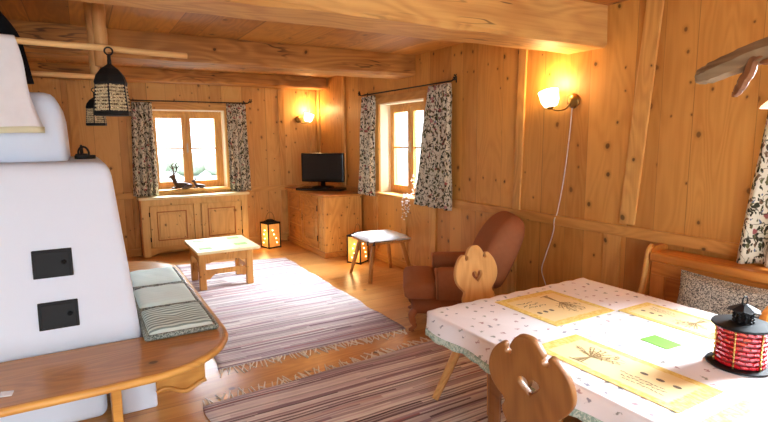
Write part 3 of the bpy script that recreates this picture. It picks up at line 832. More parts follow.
# bead lanterns hanging from the rack
def bead_lantern(label, x,y,zb,s):
    c = thing('bead_lantern', label, 'lantern', (x,y,zb), group='bead lanterns hanging by the stove')
    h = .19*s; w = .105*s; n = 6
    hexa = lambda r,z,o=0: [Vector((r*math.cos(2*PI*k/n+.3), r*math.sin(2*PI*k/n+.3), z)) for k in range(n)]
    mb = MB(); mb.lathe([(0,0),(w*1.02,0),(w*1.02,.02*s),(w*.9,.028*s),(0,.028*s)],(0,0,0),6,Matrix.Rotation(.3,3,'Z')); mb.build('base', BLACK, c)
    mb = MB()
    A,B = hexa(w*.96,.02*s), hexa(w*.82,h)
    for p,q in zip(A,B): mb.tube([p,q],.006*s,6)
    mb.build('frame', BLACK, c)
    mb = MB(); mb.lathe([(w*.86,.022*s),(w*.72,h)],(0,0,0),6,Matrix.Rotation(.3,3,'Z'),True); mb.build('inner_panel', BEAD, c)
    mb = MB(); rr = random.Random(5)
    for k in range(n):
        for r_ in range(8):
            z = .035*s+r_*(h-.045*s)/7.4; t = (z-.02*s)/(h-.02*s); rad = w*(.96-.14*t)
            p = Vector((rad*math.cos(2*PI*k/n+.3), rad*math.sin(2*PI*k/n+.3), z)); q = Vector((rad*math.cos(2*PI*(k+1)/n+.3), rad*math.sin(2*PI*(k+1)/n+.3), z))
            for j in range(7):
                pp = p.lerp(q,(j+.5)/7)*1.0; pp.z = z+rr.uniform(-.002,.002)*s
                mb.ball(pp,.0092*s,1,(1,1,.9))
    mb.build('bead_pattern', BEADC, c, smooth=True, kind='stuff')
    mb = MB(); mb.lathe([(w*.90,h-.006*s),(w*.92,h+.006*s),(w*.80,h+.045*s),(w*.5,h+.085*s),(w*.22,h+.105*s),(.012*s,h+.115*s),(.012*s,h+.14*s),(0,h+.14*s)],(0,0,0),6,Matrix.Rotation(.3,3,'Z')); mb.build('dome', BLACK, c)
    mb = MB(); mb.tube([(0,0,h+.13*s),(0,0,h+.17*s)],.010*s,8); mb.tube([(.022*s*math.cos(t),0,h+.19*s+.022*s*math.sin(t)) for t in [i*PI/8 for i in range(17)]],.005*s,6); mb.build('hanger', BLACK, c, smooth=True)
    return c
bead_lantern('large black lantern with amber bead rows hanging at the pole end',.183,3.50,1.752,.98)
bead_lantern('small amber bead lantern hanging behind the larger one',.112,4.30,1.715,.66)

# ------------------------------------------------------------------ coffee table
t = thing('coffee_table','small pale pine coffee table on the light striped rug','coffee table',(1.27,5.82,.0),world=True)
tx0,tx1,ty0,ty1,tz = .945,1.60,5.42,6.20,.465
mb = MB(); mb.box(tx0,tx1,ty0,ty1,tz-.03,tz); mb.build('tabletop', W_TOP, t, bevel=.006)
lx0,lx1,ly0,ly1 = 1.02,1.525,5.62,6.09
for lx in (lx0,lx1):
    for ly in (ly0,ly1):
        mb = MB(); mb.box(lx-.035,lx+.035,ly-.035,ly+.035,.0135,tz-.03); mb.build('leg', W_TABLE, t, bevel=.006)
def apr(axis,p,a0,a1,z0,z1,cut,name):
    mid = (a0+a1)/2; ww = (a1-a0)/2
    pts = []
    f = (lambda a,z: (a,p,z)) if axis == 'x' else (lambda a,z: (p,a,z))
    pts += [f(a0,z1),f(a0,z0)]
    for i in range(13):
        u = i/12; e = min(1,min(u,1-u)*5)
        pts.append(f(a0+.04+(a1-a0-.08)*u, z0+cut*(1-(1-e)**2)))
    pts += [f(a1,z0),f(a1,z1)]
    mb = MB(); mb.poly(pts,(0,.022,0) if axis == 'x' else (.022,0,0)); mb.build(name, W_TABLE, t, bevel=.003)
for p in (ly0-.03,ly1+.008): apr('x',p,lx0+.034,lx1-.034,.30,tz-.03,.02,'apron')
for p in (lx0-.03,lx1+.008): apr('y',p,ly0+.034,ly1-.034,.30,tz-.03,.02,'apron')
for p in (ly0-.012,): apr('x',p,lx0+.034,lx1-.034,.12,.225,.05,'stretcher')
for p in (lx0-.012,lx1-.012): apr('y',p,ly0+.034,ly1-.034,.12,.225,.05,'stretcher')
mb = MB(); mb.lathe([(0,0),(.010,0),(.008,.012),(.018,.022),(.012,.03),(0,.032)],(1.27,ly0-.03,.40),12,Matrix.Rotation(PI/2,3,'X')); mb.build('knob', W_TABLE, t, smooth=True)
for (x,y,rz,lb) in ((1.06,5.60,.05,'pale green napkin on the near stove-side corner of the coffee table'),(1.45,5.66,-.04,'pale green napkin on the near corner of the coffee table towards the armchair'),(1.08,6.05,.02,'pale green napkin on the far coffee table corner, nearest the cupboard doors'),(1.46,6.06,-.05,'pale green napkin on the far coffee table corner, nearest the floor lantern')):
    mb = MB(); mb.box(-.065,.065,-.05,.05,0,.003); o = mb.build('paper_napkin', GREENL); o.location = (x,y,tz+.0003); o.rotation_euler.z = rz; tag(o,lb,'napkin','green napkins on the coffee table')

# ------------------------------------------------------------------ rugs
def rug(label, m, quad, ends, fr_len):
    """quad: BL, BR, TR, TL on the floor"""
    c = thing('rag_rug', label, 'rug', ((quad[0][0]+quad[1][0])/2,(quad[0][1]+quad[2][1])/2,0), world=True)
    BL,BR,TR,TL = [Vector((*q,0)) for q in quad]
    rr = random.Random(int(quad[0][1]*31))
    def fn(u,v):
        p = BL.lerp(BR,u).lerp(TL.lerp(TR,u),v)
        p.x += (.008*math.sin(v*23)+.006*math.sin(v*51)) * (1 if u in (0,1) else .0)
        p.z = .0075+.0012*math.sin(u*17+v*31); return p
    mb = MB(); mb.grid(fn,30,60)
    g2 = MB(); 
    o = mb.build('woven_field', m, c, smooth=True)
    md = o.modifiers.new('solid','SOLIDIFY'); md.thickness = .006; md.offset = 0
    for (A,B,dr) in ends(BL,BR,TR,TL):
        mb = MB(); n = 64
        for i in range(n):
            p = A.lerp(B,(i+.5)/n)+Vector((rr.uniform(-.006,.006),0,.005))
            d = Vector((rr.uniform(-.6,.6),dr,0)).normalized()*fr_len*rr.uniform(.6,1.2)
            bend = Vector((rr.uniform(-.02,.02),0,0))
            mb.tube([p-Vector((0,dr*.01,0)),p+d*.45+bend*.5,p+d+bend],[.006,.0055,.004],5)
        mb.build('fringe', FRINGE, c, kind='stuff')
    return c
rug('long pale striped rag rug under the coffee table',RUG_A,[(.71,3.55),(2.26,3.53),(2.30,6.62),(.95,6.98)],lambda a,b_,c_,d:[(a,b_,-1)],.11)
rug('darker striped rag rug lying partly under the dining table',RUG_B,[(.48,.6),(2.35,.6),(2.33,3.20),(.52,3.08)],lambda a,b_,c_,d:[(d,c_,1)],.10)

# ------------------------------------------------------------------ floor lanterns
def floor_lantern(label, x,y,rz,s):
    c = thing('floor_lantern', label, 'lantern', (x,y,.0005), rz, 'glowing lanterns on the floor')
    w = .095*s; h = .36*s
    mb = MB(); mb.box(-w,w,-w,w,0,.02*s); mb.build('base', BLACK, c, bevel=.004)
    for sx in (-1,1):
        for sy in (-1,1):
            mb = MB(); mb.box(sx*w-.008,sx*w+.008,sy*w-.008,sy*w+.008,.0,h); mb.build('post', BLACK, c)
    for k in range(4):
        a = k*PI/2; mb = MB(); vs = mb.box(-w+.008,w-.008,-w-.002,-w+.002,.022*s,h-.012*s)
        for v in vs: v.co = Matrix.Rotation(a,3,'Z') @ v.co
        p = mb.build('panel', PARCH, c)
        rr = random.Random(k)
        for j in range(4):
            q = Matrix.Rotation(a,3,'Z') @ Vector((rr.uniform(-.055,.055)*s,-w-.004,.08*s+j*.06*s)); mb = MB(); mb.ball(q,.009*s,1); mb.build('fairy_light', BULB, p)
    mb = MB(); mb.frustum(h-.012*s,h+.012*s,(-w-.01,w+.01,-w-.01,w+.01),(-w-.01,w+.01,-w-.01,w+.01)); mb.frustum(h+.012*s,h+.045*s,(-w*.8,w*.8,-w*.8,w*.8),(-w*.3,w*.3,-w*.3,w*.3)); mb.build('roof', BLACK, c, bevel=.003)
    mb = MB(); mb.tube([(w*.75*math.cos(t),0,h+.02*s+.13*s*math.sin(t)) for t in [i*PI/14 for i in range(15)]],.004*s,6); mb.build('handle', BRASS, c, smooth=True)
    l = bpy.data.lights.new('lantern_glow','POINT'); l.energy = 3; l.color = (1,.66,.3); l.shadow_soft_size = .08
    lo = bpy.data.objects.new('lantern_glow', l); COL.objects.link(lo); lo.location = (x-.16,y-.16,.2)
floor_lantern('black lantern with glowing panes between back wall cupboard and chest',2.365,7.45,.25,1.05)
floor_lantern('black lantern with glowing panes standing behind the stool',3.035,5.90,.55,1.0)

# ------------------------------------------------------------------ stool
s = thing('stool','wooden four-legged stool with grey cushion below the side window','stool',(2.965,5.17,0),math.radians(-3))
mb = MB(); mb.box(-.255,.255,-.255,.255,.425,.455); mb.build('seat', W_STOOL, s, bevel=.01)
for sx in (-1,1):
    for sy in (-1,1):
        mb = MB(); mb.tube([(sx*.275,sy*.265,.001),(sx*.23,sy*.225,.21),(sx*.18,sy*.18,.43)],[.018,.025,.026],10); mb.build('leg', W_STOOL, s, smooth=True)
sp = thing('stool_cushion','thin grey and white seat pad lying on the wooden stool','cushion',(2.965,5.17,.4557),math.radians(-3))
def padf(u,v):
    a=(u-.5)*2;q=(v-.5)*2; e=max(0,(1-a**6)*(1-q**6))
    return (a*.26,q*.26,.010+.045*e**.5-.014*math.exp(-(a*a+q*q)*10)+.003*math.sin(a*8)*math.sin(q*7))
mb = MB(); mb.grid(padf,20,20); mb.grid(lambda u,v:((u-.5)*.52,(v-.5)*.52,0),3,3); mb.build('pad', SEATPAD, sp, smooth=True)
mb = MB(); mb.tube([(-.26,-.26,.012),(.26,-.26,.012),(.26,.26,.012),(-.26,.26,.012),(-.26,-.26,.012)],.004,8); mb.build('edging', SEATPAD, sp, smooth=True)
for q in ((-.25,-.2),(-.2,-.25)):
    mb = MB(); mb.tube([(q[0],q[1],.012),(q[0]*1.08,q[1]*1.06,.0),(q[0]*1.12,q[1]*1.1,-.03)],.008,6); mb.build('tie', SEATEDGE, sp, smooth=True)

# ------------------------------------------------------------------ armchair (faces local +y)
a = thing('armchair','rust brown upholstered armchair with tall reclined back','armchair',(2.70,3.52,0),math.radians(57.5))
def soft(name, mat, lv, parent, axis='z'):
    mb = rounded_block(lv,.03); return mb.build(name, mat, parent, smooth=True)
# base rail
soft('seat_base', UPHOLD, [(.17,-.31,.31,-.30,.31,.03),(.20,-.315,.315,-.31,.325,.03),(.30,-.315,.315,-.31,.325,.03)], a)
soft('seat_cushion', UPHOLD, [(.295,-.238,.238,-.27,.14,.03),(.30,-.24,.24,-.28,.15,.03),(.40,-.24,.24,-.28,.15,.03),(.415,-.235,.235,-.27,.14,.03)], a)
for sx in (-1,1):
    x0,x1 = sorted((sx*.245,sx*.335))
    lv=[(.29,x0,x1,-.34,.115,.02),(.47,x0-.003,x1+.003,-.34,.12,.02),(.52,x0-.006,x1+.006,-.34,.13,.03),(.545,x0+.004,x1-.004,-.33,.12,.03),(.555,x0+.02,x1-.02,-.32,.10,.02)]
    arm = soft('armrest', UPHOL, lv, a)
    mb = MB(); mb.tube([(x0,.122,.30),(x0,.124,.47),(x0+.01,.13,.53),((x0+x1)/2,.128,.55),(x1-.01,.13,.53),(x1,.124,.47),(x1,.122,.30)],.006,6); mb.build('piping', PIPING, arm, smooth=True)
soft('seat_front', UPHOL, [(.295,-.315,.315,.126,.365,.04),(.31,-.325,.325,.124,.385,.05),(.38,-.325,.325,.124,.395,.05),(.412,-.315,.315,.13,.38,.05),(.43,-.27,.27,.14,.33,.05)], a)
# reclined back: lofted along its length with thickness
mb = MB(); rings=[]
for (sv,hw,th,rd) in ((0,.28,.22,.06),(.15,.325,.26,.07),(.30,.35,.27,.08),(.45,.345,.25,.09),(.53,.32,.23,.09),(.60,.28,.18,.08),(.64,.21,.11,.045),(.65,.13,.06,.025)):
    lean = math.radians(25); cy = -.285-sv*math.sin(lean)-.03*math.sin(sv/.655*PI)*-1; cz=.36+sv*math.cos(lean)
    ring=[]
    for (qx,qy,a0_) in ((hw-rd,-th/2+rd,-PI/2),(hw-rd,th/2-rd,0),(-hw+rd,th/2-rd,PI/2),(-hw+rd,-th/2+rd,PI)):
        for k in range(5):
            tt=a0_+PI/2*k/4; px=qx+rd*math.cos(tt); py=qy+rd*math.sin(tt)
            ring.append(mb.bm.verts.new((px, cy+py*math.cos(lean), cz+py*math.sin(lean))))
    rings.append(ring)
n=len(rings[0])
for A,B in zip(rings,rings[1:]):
    for k in range(n): mb.bm.faces.new((A[k],A[(k+1)%n],B[(k+1)%n],B[k]))
mb.bm.faces.new(list(reversed(rings[0]))); mb.bm.faces.new(rings[-1])
mb.build('backrest', UPHOL, a, smooth=True, subsurf=1)
for sx in (-1,1):
    mb=MB(); mb.tube(smooth_loop([(sx*.28,.29,.20),(sx*.295,.325,.15),(sx*.285,.315,.09),(sx*.28,.30,.05),(sx*.285,.325,.028),(sx*.285,.33,.0145)],4,False),[.034]*5+[.03]*4+[.022]*4+[.018]*4+[.026]*4,10); mb.build('leg', LEGW, a, smooth=True)
    mb=MB(); mb.tube([(sx*.27,-.27,.20),(sx*.275,-.31,.10),(sx*.28,-.36,.001)],[.03,.024,.018],10); mb.build('leg', LEGW, a, smooth=True)

# ------------------------------------------------------------------ carved peasant chairs (front = local +y)
half = [(0,0),(.020,-.002),(.035,-.010),(.048,-.024),(.058,-.040),(.065,-.052),(.058,-.061),(.057,-.073),(.064,-.084),(.076,-.088),(.088,-.082),(.092,-.071),(.088,-.061),(.092,-.051),(.104,-.054),(.124,-.070),(.146,-.100),(.160,-.133),(.166,-.166),(.163,-.200),(.150,-.230),(.131,-.254),(.113,-.272),(.106,-.286),(.111,-.302),(.121,-.318),(.122,-.338),(.115,-.356),(.107,-.38),(.100,-.48)]
hs = smooth_loop(half,3,False)
outline = hs + [(-x,y) for x,y in reversed(hs[1:])]
heart=[]
for i in range(28):
    q=2*PI*i/28; heart.append((.0021*16*math.sin(q)**3*1.38, -.188+.0029*(13*math.cos(q)-5*math.cos(2*q)-2*math.cos(3*q)-math.cos(4*q))))
W_CHLIT = wood('lit_carved_chair_wood', (232,184,124), (200,146,86), 'Y','X', 0, .0, .2, .38)  # same chair wood with light painted into its colour
def peasant_chair(label, loc, rz, wd):
    c = thing('peasant_chair', label, 'chair', loc, rz, 'carved wooden chairs at the dining table')
    me = plate_mesh('backrest', outline, [heart], .028, .004); me.materials.clear(); me.materials.append(wd)
    bo = bpy.data.objects.new('backrest', me); COL.objects.link(bo); bo.parent = c
    lean=.17
    bo.location=(0,-.17-.47*math.tan(lean),.92); bo.rotation_euler=(PI/2+lean,0,0)
    mb=MB(); mb.poly([(-.17,-.22,.425),(.17,-.22,.425),(.20,-.12,.425),(.22,.14,.425),(.18,.21,.425),(-.18,.21,.425),(-.22,.14,.425),(-.20,-.12,.425)],(0,0,.032)); mb.build('seat', wd, c, bevel=.008)
    for sx in (-1,1):
        for sy in (-1,1):
            mb=MB(); mb.tube([(sx*(.36 if sy<0 else .20),sy*.16,.0225),(sx*(.27 if sy<0 else .18),sy*.14,.2),(sx*.165,sy*.115,.43)],[.021,.026,.030],8); mb.build('leg', wd, c)
    return c
peasant_chair('carved wooden chair in lit tone with heart cut-out at the far table edge before the armchair',(2.116,2.25,0),PI,W_CHLIT)
peasant_chair('carved wooden chair in shaded tone seen from behind at the near long side of the table',(1.525,1.272,0),.2-PI/2,W_CHSHADE)

# ------------------------------------------------------------------ dining table with cloth
TX0,TX1,TY0,TY1,TZ = 1.42,2.585,-.25,2.025,.748
d = thing('dining_table','wooden dining table under the sprigged white tablecloth','table',((TX0+TX1)/2,(TY0+TY1)/2,0),world=True)
mb=MB(); mb.box(TX0+.01,TX1-.01,TY0+.01,TY1-.01,TZ-.035,TZ); mb.build('tabletop', W_CHSHADE, d, bevel=.01)
mb=MB(); mb.box(TX0+.2,TX1-.2,TY0+.2,TY1-.2,TZ-.12,TZ-.03); mb.build('apron', W_CHSHADE, d)
for x in (TX0+.24,TX1-.24):
    for y in (TY0+.24,TY1-.24):
        mb=MB(); mb.tube([(x,y,.0135),(x,y,TZ-.06)],[.028,.04],8); mb.build('leg', W_CHSHADE, d)
tc = thing('tablecloth','white tablecloth with small sprigs and mint lace hem on the dining table','tablecloth',((TX0+TX1)/2,(TY0+TY1)/2,TZ),world=True)
mb=MB()
zt=TZ+.0045; per=[]
rc=.035
N1,N2=56,30
def rect_pt(i,n):  # perimeter sample, counter-clockwise
    W_,H_=TX1-TX0,TY1-TY0; L=2*(W_+H_); q=i/n*L
    if q<W_: return TX0+q,TY0,(0,-1)
    q-=W_
    if q<H_: return TX1,TY0+q,(1,0)
    q-=H_
    if q<W_: return TX1-q,TY1,(0,1)
    q-=W_
    return TX0,TY1-q,(-1,0)
NP=220
rows=[]
prof=[(-.012,0),(.002,-.003),(.009,-.012),(.012,-.03),(.016,-.06),(.022,-.085)]
for (o_,dz) in prof:
    row=[]
    for i in range(NP):
        x,y,nn=rect_pt(i,NP); w=(abs(dz)/.085)
        wav=.010*math.sin(i*.55)+.006*math.sin(i*.23+1)
        px=x+nn[0]*(o_+wav*w); py=y+nn[1]*(o_+wav*w)
        row.append(mb.bm.verts.new((px,py,zt+dz+.004*math.sin(i*.4)*w+(.006*abs(math.sin(i*.75)) if nn==(0,1) and -.05<dz<0 else 0))))
    rows.append(row)
for A,B in zip(rows,rows[1:]):
    for k in range(NP): mb.bm.faces.new((A[k],A[(k+1)%NP],B[(k+1)%NP],B[k]))
mb.bm.faces.new(rows[0])
last=[v.co.copy() for v in rows[-1]]
mb.build('cloth', CLOTH, tc, smooth=True)
mb=MB(); r1=[mb.bm.verts.new(p+Vector((0,0,.004))) for p in last]; r2=[]
for i,p in enumerate(last):
    x,y,nn=rect_pt(i,NP); r2.append(mb.bm.verts.new(p+Vector((nn[0]*.006,nn[1]*.006,-.020-.010*abs(math.sin(i*.8))))))
for k in range(NP): mb.bm.faces.new((r1[k],r1[(k+1)%NP],r2[(k+1)%NP],r2[k]))
mb.build('lace_hem', LACE, tc, smooth=True, solid=.003)

# placemats
def placemat(label, cx,cy,sx,sy,rz):
    c = thing('placemat', label, 'placemat', (cx,cy,zt+.0006), rz, 'yellow olive tree placemats')
    c.scale = (sx,sy,1)
    return c
MAT_ME = None
def build_mat(c):
    mb=MB(); mb.poly([(x,y,0) for x,y in smooth_loop([(-.5,-.5),(0,-.505),(.5,-.5),(.502,0),(.5,.5),(0,.505),(-.5,.5),(-.503,0)],1)],(0,0,.0022)); mb.build('mat', MATC, c)
    rr=random.Random(11); mb=MB(); Z=.0030
    def stroke(x0,y0,x1,y1,w):
        dx,dy=x1-x0,y1-y0; L=math.hypot(dx,dy) or 1; nx,ny=-dy/L*w/2,dx/L*w/2
        vs=[mb.bm.verts.new(p) for p in ((x0+nx,y0+ny,Z),(x0-nx,y0-ny,Z),(x1-nx*.5,y1-ny*.5,Z),(x1+nx*.5,y1+ny*.5,Z))]; mb.bm.faces.new(vs)
    stroke(-.20,-.32,-.185,-.05,.030); stroke(-.23,-.32,-.19,-.1,.014); stroke(-.17,-.32,-.18,-.1,.012); stroke(-.26,-.33,-.12,-.32,.02)
    for i in range(11):
        an=.35+i*.24; x1=-.18+.19*math.cos(an)*rr.uniform(.8,1.1); y1=-.02+.30*math.sin(an)*rr.uniform(.8,1.1); stroke(-.185,-.06,x1,y1,.010)
        for j in range(7):
            q=rr.uniform(.3,1.05); bx,by=-.185+(x1+.185)*q,-.06+(y1+.06)*q; aa=rr.uniform(0,6.28); stroke(bx,by,bx+.035*math.cos(aa),by+.05*math.sin(aa),.011)
    mb.build('tree_print', INK, c)
    for k in range(3):
        ox=.14+.10*k; oy=.10; mb=MB()
        ring=[mb.bm.verts.new((ox+.026*math.cos(2*PI*i/14),oy+.036*math.sin(2*PI*i/14),Z)) for i in range(14)]; mb.bm.faces.new(ring)
        mb.build('olive_print', INKD, c)
    mb=MB()
    for row in range(3):
        x=.04+.03*row
        for j in range(9):
            w=rr.uniform(.018,.032); y=-.10-.075*row+rr.uniform(-.012,.012); stroke(x,y,x+w,y+rr.uniform(-.02,.03),.017); x+=w+.006
    mb.build('scribble_print', INKD, c)
ms=[('yellow placemat by the far carved chair, farthest table corner',2.005,1.745,.41,.41,PI),
    ('yellow placemat in front of the near carved chair',1.662,1.130,.60,.262,-PI/2),
    ('yellow placemat on the bench side, beyond the green card',2.345,1.315,.44,.235,PI/2),
    ('yellow placemat cut by the bottom photo edge, nearest the camera',1.662,.478,.58,.262,-PI/2)]
first=placemat(*ms[0]); build_mat(first)
for mrow in ms[1:]:
    r=dup(first,(mrow[1],mrow[2],zt+.0006),mrow[5],mrow[0]); r.scale=(mrow[3],mrow[4],1)
mb=MB(); mb.box(-.062,.062,-.048,.048,0,.002); o=mb.build('green_card', GREENP); o.location=(2.022,1.19,zt+.0006); o.rotation_euler.z=1.5; tag(o,'bright green card lying in the middle of the dining table','card')

# red glass lantern on the table
rl = thing('red_lantern','black lantern with red glass strips standing on the dining table','lantern',(2.064,.912,zt+.0006)); rl.scale=(.69,.69,.745)
mb=MB(); mb.lathe([(0,0),(.150,0),(.160,.006),(.158,.012),(.12,.014),(0,.014)],(0,0,0),40); mb.build('base_plate', BLACK, rl, smooth=False)
mb=MB(); mb.lathe([(.108,.014),(.108,.205)],(0,0,0),32,None,True); mb.build('inner_glass', REDI, rl, smooth=True)
mb=MB(); rr=random.Random(2)
for r_ in range(8):
    z=.026+r_*.0235
    for k in range(20):
        an=2*PI*(k+.5*(r_%2))/20; L=.034
        m_=Matrix.Rotation(an,4,'Z') @ Matrix.Translation((.114,0,z)) @ Matrix.Rotation(rr.uniform(-.28,.28),4,'X')
        vs=mb.box(-.004,.004,-L/2,L/2,-.0072,.0072)
        for v in vs: v.co=m_ @ v.co
mb.build('glass_lattice', REDG, rl, bevel=.002, seg=1, kind='stuff')
for k in range(6):
    an=2*PI*k/6+.2; mb=MB(); mb.tube([(.121*math.cos(an),.121*math.sin(an),.012),(.121*math.cos(an),.121*math.sin(an),.207)],.004,6)
    for j in range(8): mb.ball((.124*math.cos(an),.124*math.sin(an),.028+j*.0235),.006,1)
    mb.build('beaded_strut', GOLD, rl, smooth=True)
mb=MB(); mb.lathe([(0,.205),(.14,.205),(.146,.210),(.143,.217),(.06,.224),(0,.224)],(0,0,0),40); mb.build('top_plate', BLACK, rl)
mb=MB()
for k in range(10):
    an=2*PI*k/10
    for j in range(4): mb.ball((.045*math.cos(an),.045*math.sin(an),.231+j*.015),.0085,1)
mb.lathe([(.034,.222),(.034,.285)],(0,0,0),16,None,True)
mb.build('cupola', BLACK, rl, smooth=True)
mb=MB()
for k in range(8):
    an=2*PI*k/8
    mb.poly([Vector((.012*math.cos(an-.5),.012*math.sin(an-.5),.315)),Vector((.07*math.cos(an-.38),.07*math.sin(an-.38),.288)),Vector((.082*math.cos(an),.082*math.sin(an),.282)),Vector((.07*math.cos(an+.38),.07*math.sin(an+.38),.288)),Vector((.012*math.cos(an+.5),.012*math.sin(an+.5),.315))],(0,0,.003))
mb.build('roof', BLACK, rl)
mb=MB(); mb.tube([(.026*math.cos(q),.0,  .330+.024*math.sin(q)) for q in [i*PI/10 for i in range(21)]],.004,6); mb.build('ring_handle', BLACK, rl, smooth=True)

# ------------------------------------------------------------------ corner bench with pillow
cb = thing('corner_bench','honey coloured panelled wooden bench along the side wall behind the table','bench',(3.1,.9,0),world=True)
BX=3.17
mb=MB(); mb.box(BX,BX+.04,.0,1.964,.30,.80); mb.build('back_panel', W_CORNER, cb)
mb=MB(); mb.box(BX-.03,BX+.16,-.1,1.964,.80,.86); mb.build('top_rail', W_CORNER, cb, bevel=.012)
mb=MB(); mb.box(BX-.022,BX+.005,.0,1.95,.715,.80); mb.build('upper_frieze', W_CORNER, cb, bevel=.005)
for y0,y1 in ((1.86,1.955),(1.28,1.37),(.62,.71)):
    mb=MB(); mb.box(BX-.022,BX+.005,y0,y1,.45,.715); mb.build('stile', W_CORNZ, cb, bevel=.005)
prof_=[(.36,.0),(.37,.40),(.31,.47),(.20,.52),(.145,.60),(.115,.70),(.10,.80),(.085,.865),(.05,.89)]
pts=[(-.09,0)]+prof_+[(-.09,.89)]
mb=MB(); mb.poly([(BX+.09-x,1.965,z) for x,z in pts],(0,.05,0)); ep=mb.build('end_panel', W_CORNZ, cb, bevel=.006)
mb=MB(); mb.tube([(BX+.09-x-.004,1.99,z) for x,z in smooth_loop(prof_,3,False)],.016,8); mb.build('edge_moulding', W_BENCHP, ep, smooth=True)
mb=MB(); mb.box(2.80,BX,-.1,1.965,.42,.452); mb.build('seat', W_CORNER, cb, bevel=.006)
mb=MB(); mb.box(2.90,2.925,-.1,1.96,0,.42); mb.build('seat_front', W_CORNER, cb)
sp_=smooth_loop([(.0,.30),(.22,.30),(.26,.36),(.22,.42),(.10,.44),(.0,.44)],1)
pil = thing('throw_pillow','grey leaf-patterned pillow leaning against the corner bench back','pillow',(2.99,1.405,.4525))
def pillow(u,v,side):
    a_=(u-.5)*2; q=(v-.5)*2; e=max(0,(1-a_**4)*(1-q**4))
    yy=a_*.30*(1-.06*(1-q*q)); zz=.174+q*.174*(1-.08*(1-a_*a_)); th=.085*e**.55*side
    lean=.30
    return (th*math.cos(lean)+ (zz-.0)*math.sin(lean)*.9-.02, yy, .02+zz*math.cos(lean)-th*math.sin(lean)*.6)
mb=MB(); mb.grid(lambda u,v: pillow(u,v,1),20,16); mb.grid(lambda u,v: pillow(u,v,-1),20,16); mb.build('pillow_cover', PILLOW, pil, smooth=True)
mb=MB(); 
loop=[pillow(u,0,0) for u in [i/10 for i in range(11)]]+[pillow(1,v,0) for v in [i/8 for i in range(1,9)]]+[pillow(1-u,1,0) for u in [i/10 for i in range(1,11)]]+[pillow(0,1-v,0) for v in [i/8 for i in range(1,9)]]
mb.tube(loop,.005,6); mb.build('seam_piping', PILLOW, pil, smooth=True)
sc_ = thing('bench_divider','orange wooden bench armrest with curved edge at the right photo edge','armrest',(2.95,1.15,.4525))
o_=[(-.16,0)]+smooth_loop([(-.165,.12),(-.15,.20),(-.11,.27),(-.06,.30),(-.03,.31)],3,False)+[(-.03,.0)]
mb=MB(); mb.poly([(x,0,z) for x,z in o_],(0,.035,0)); mb.build('panel', W_CORNZ, sc_, bevel=.006)

# ------------------------------------------------------------------ driftwood lamp over the table
dl = thing('driftwood_lamp','weathered driftwood branch lamp hanging above the dining table','hanging lamp',(2.0,.7,1.9),world=True)
def gnarl(pts,rad,m,name,seed):
    rr=random.Random(seed); P=smooth_loop(pts,5,False); Rr=smooth_loop([(r,) for r in rad],5,False)
    mb=MB(); mb.tube([Vector(p)+Vector((rr.uniform(-.002,.002),rr.uniform(-.002,.002),rr.uniform(-.002,.002))) for p in P],[max(.004,r[0]*rr.uniform(.96,1.04)) for r in Rr],7); return mb.build(name,m,dl)
gnarl([(2.0,1.105,1.818),(2.0,1.08,1.823),(2.0,.99,1.853),(2.0,.88,1.885),(2.02,.7,1.93),(2.0,.45,1.90)],[.020,.034,.041,.042,.048,.036],W_GREY,'log',1)
gnarl([(1.99,.968,1.742),(1.99,.955,1.765),(1.985,.928,1.815),(1.98,.905,1.86),(1.985,.84,1.875)],[.011,.017,.019,.018,.014],W_ROOT,'branch',2)
gnarl([(2.0,.90,1.855),(1.98,.86,1.845),(1.98,.80,1.86)],[.014,.013,.01],W_ROOT,'branch',3)
for y in (.55,.76):
    mb=MB(); mb.tube([(2.0,y,1.90),(2.0,y,ZC)],.004,6); mb.build('hanging_rope', STEMG, dl)
for y in (.80,.47):
    mb=MB(); mb.lathe([(.018,1.755),(.03,1.75),(.055,1.725),(.082,1.698),(.086,1.69),(.080,1.692),(.052,1.718),(.026,1.742)],(2.0,y,0),28,None,True); shd=mb.build('lamp_shade', OPAL, dl, smooth=True)
    mb=MB(); mb.tube([(2.0,y,1.75),(2.0,y,1.90)],.006,8); mb.build('lamp_cord', BLACK, dl)

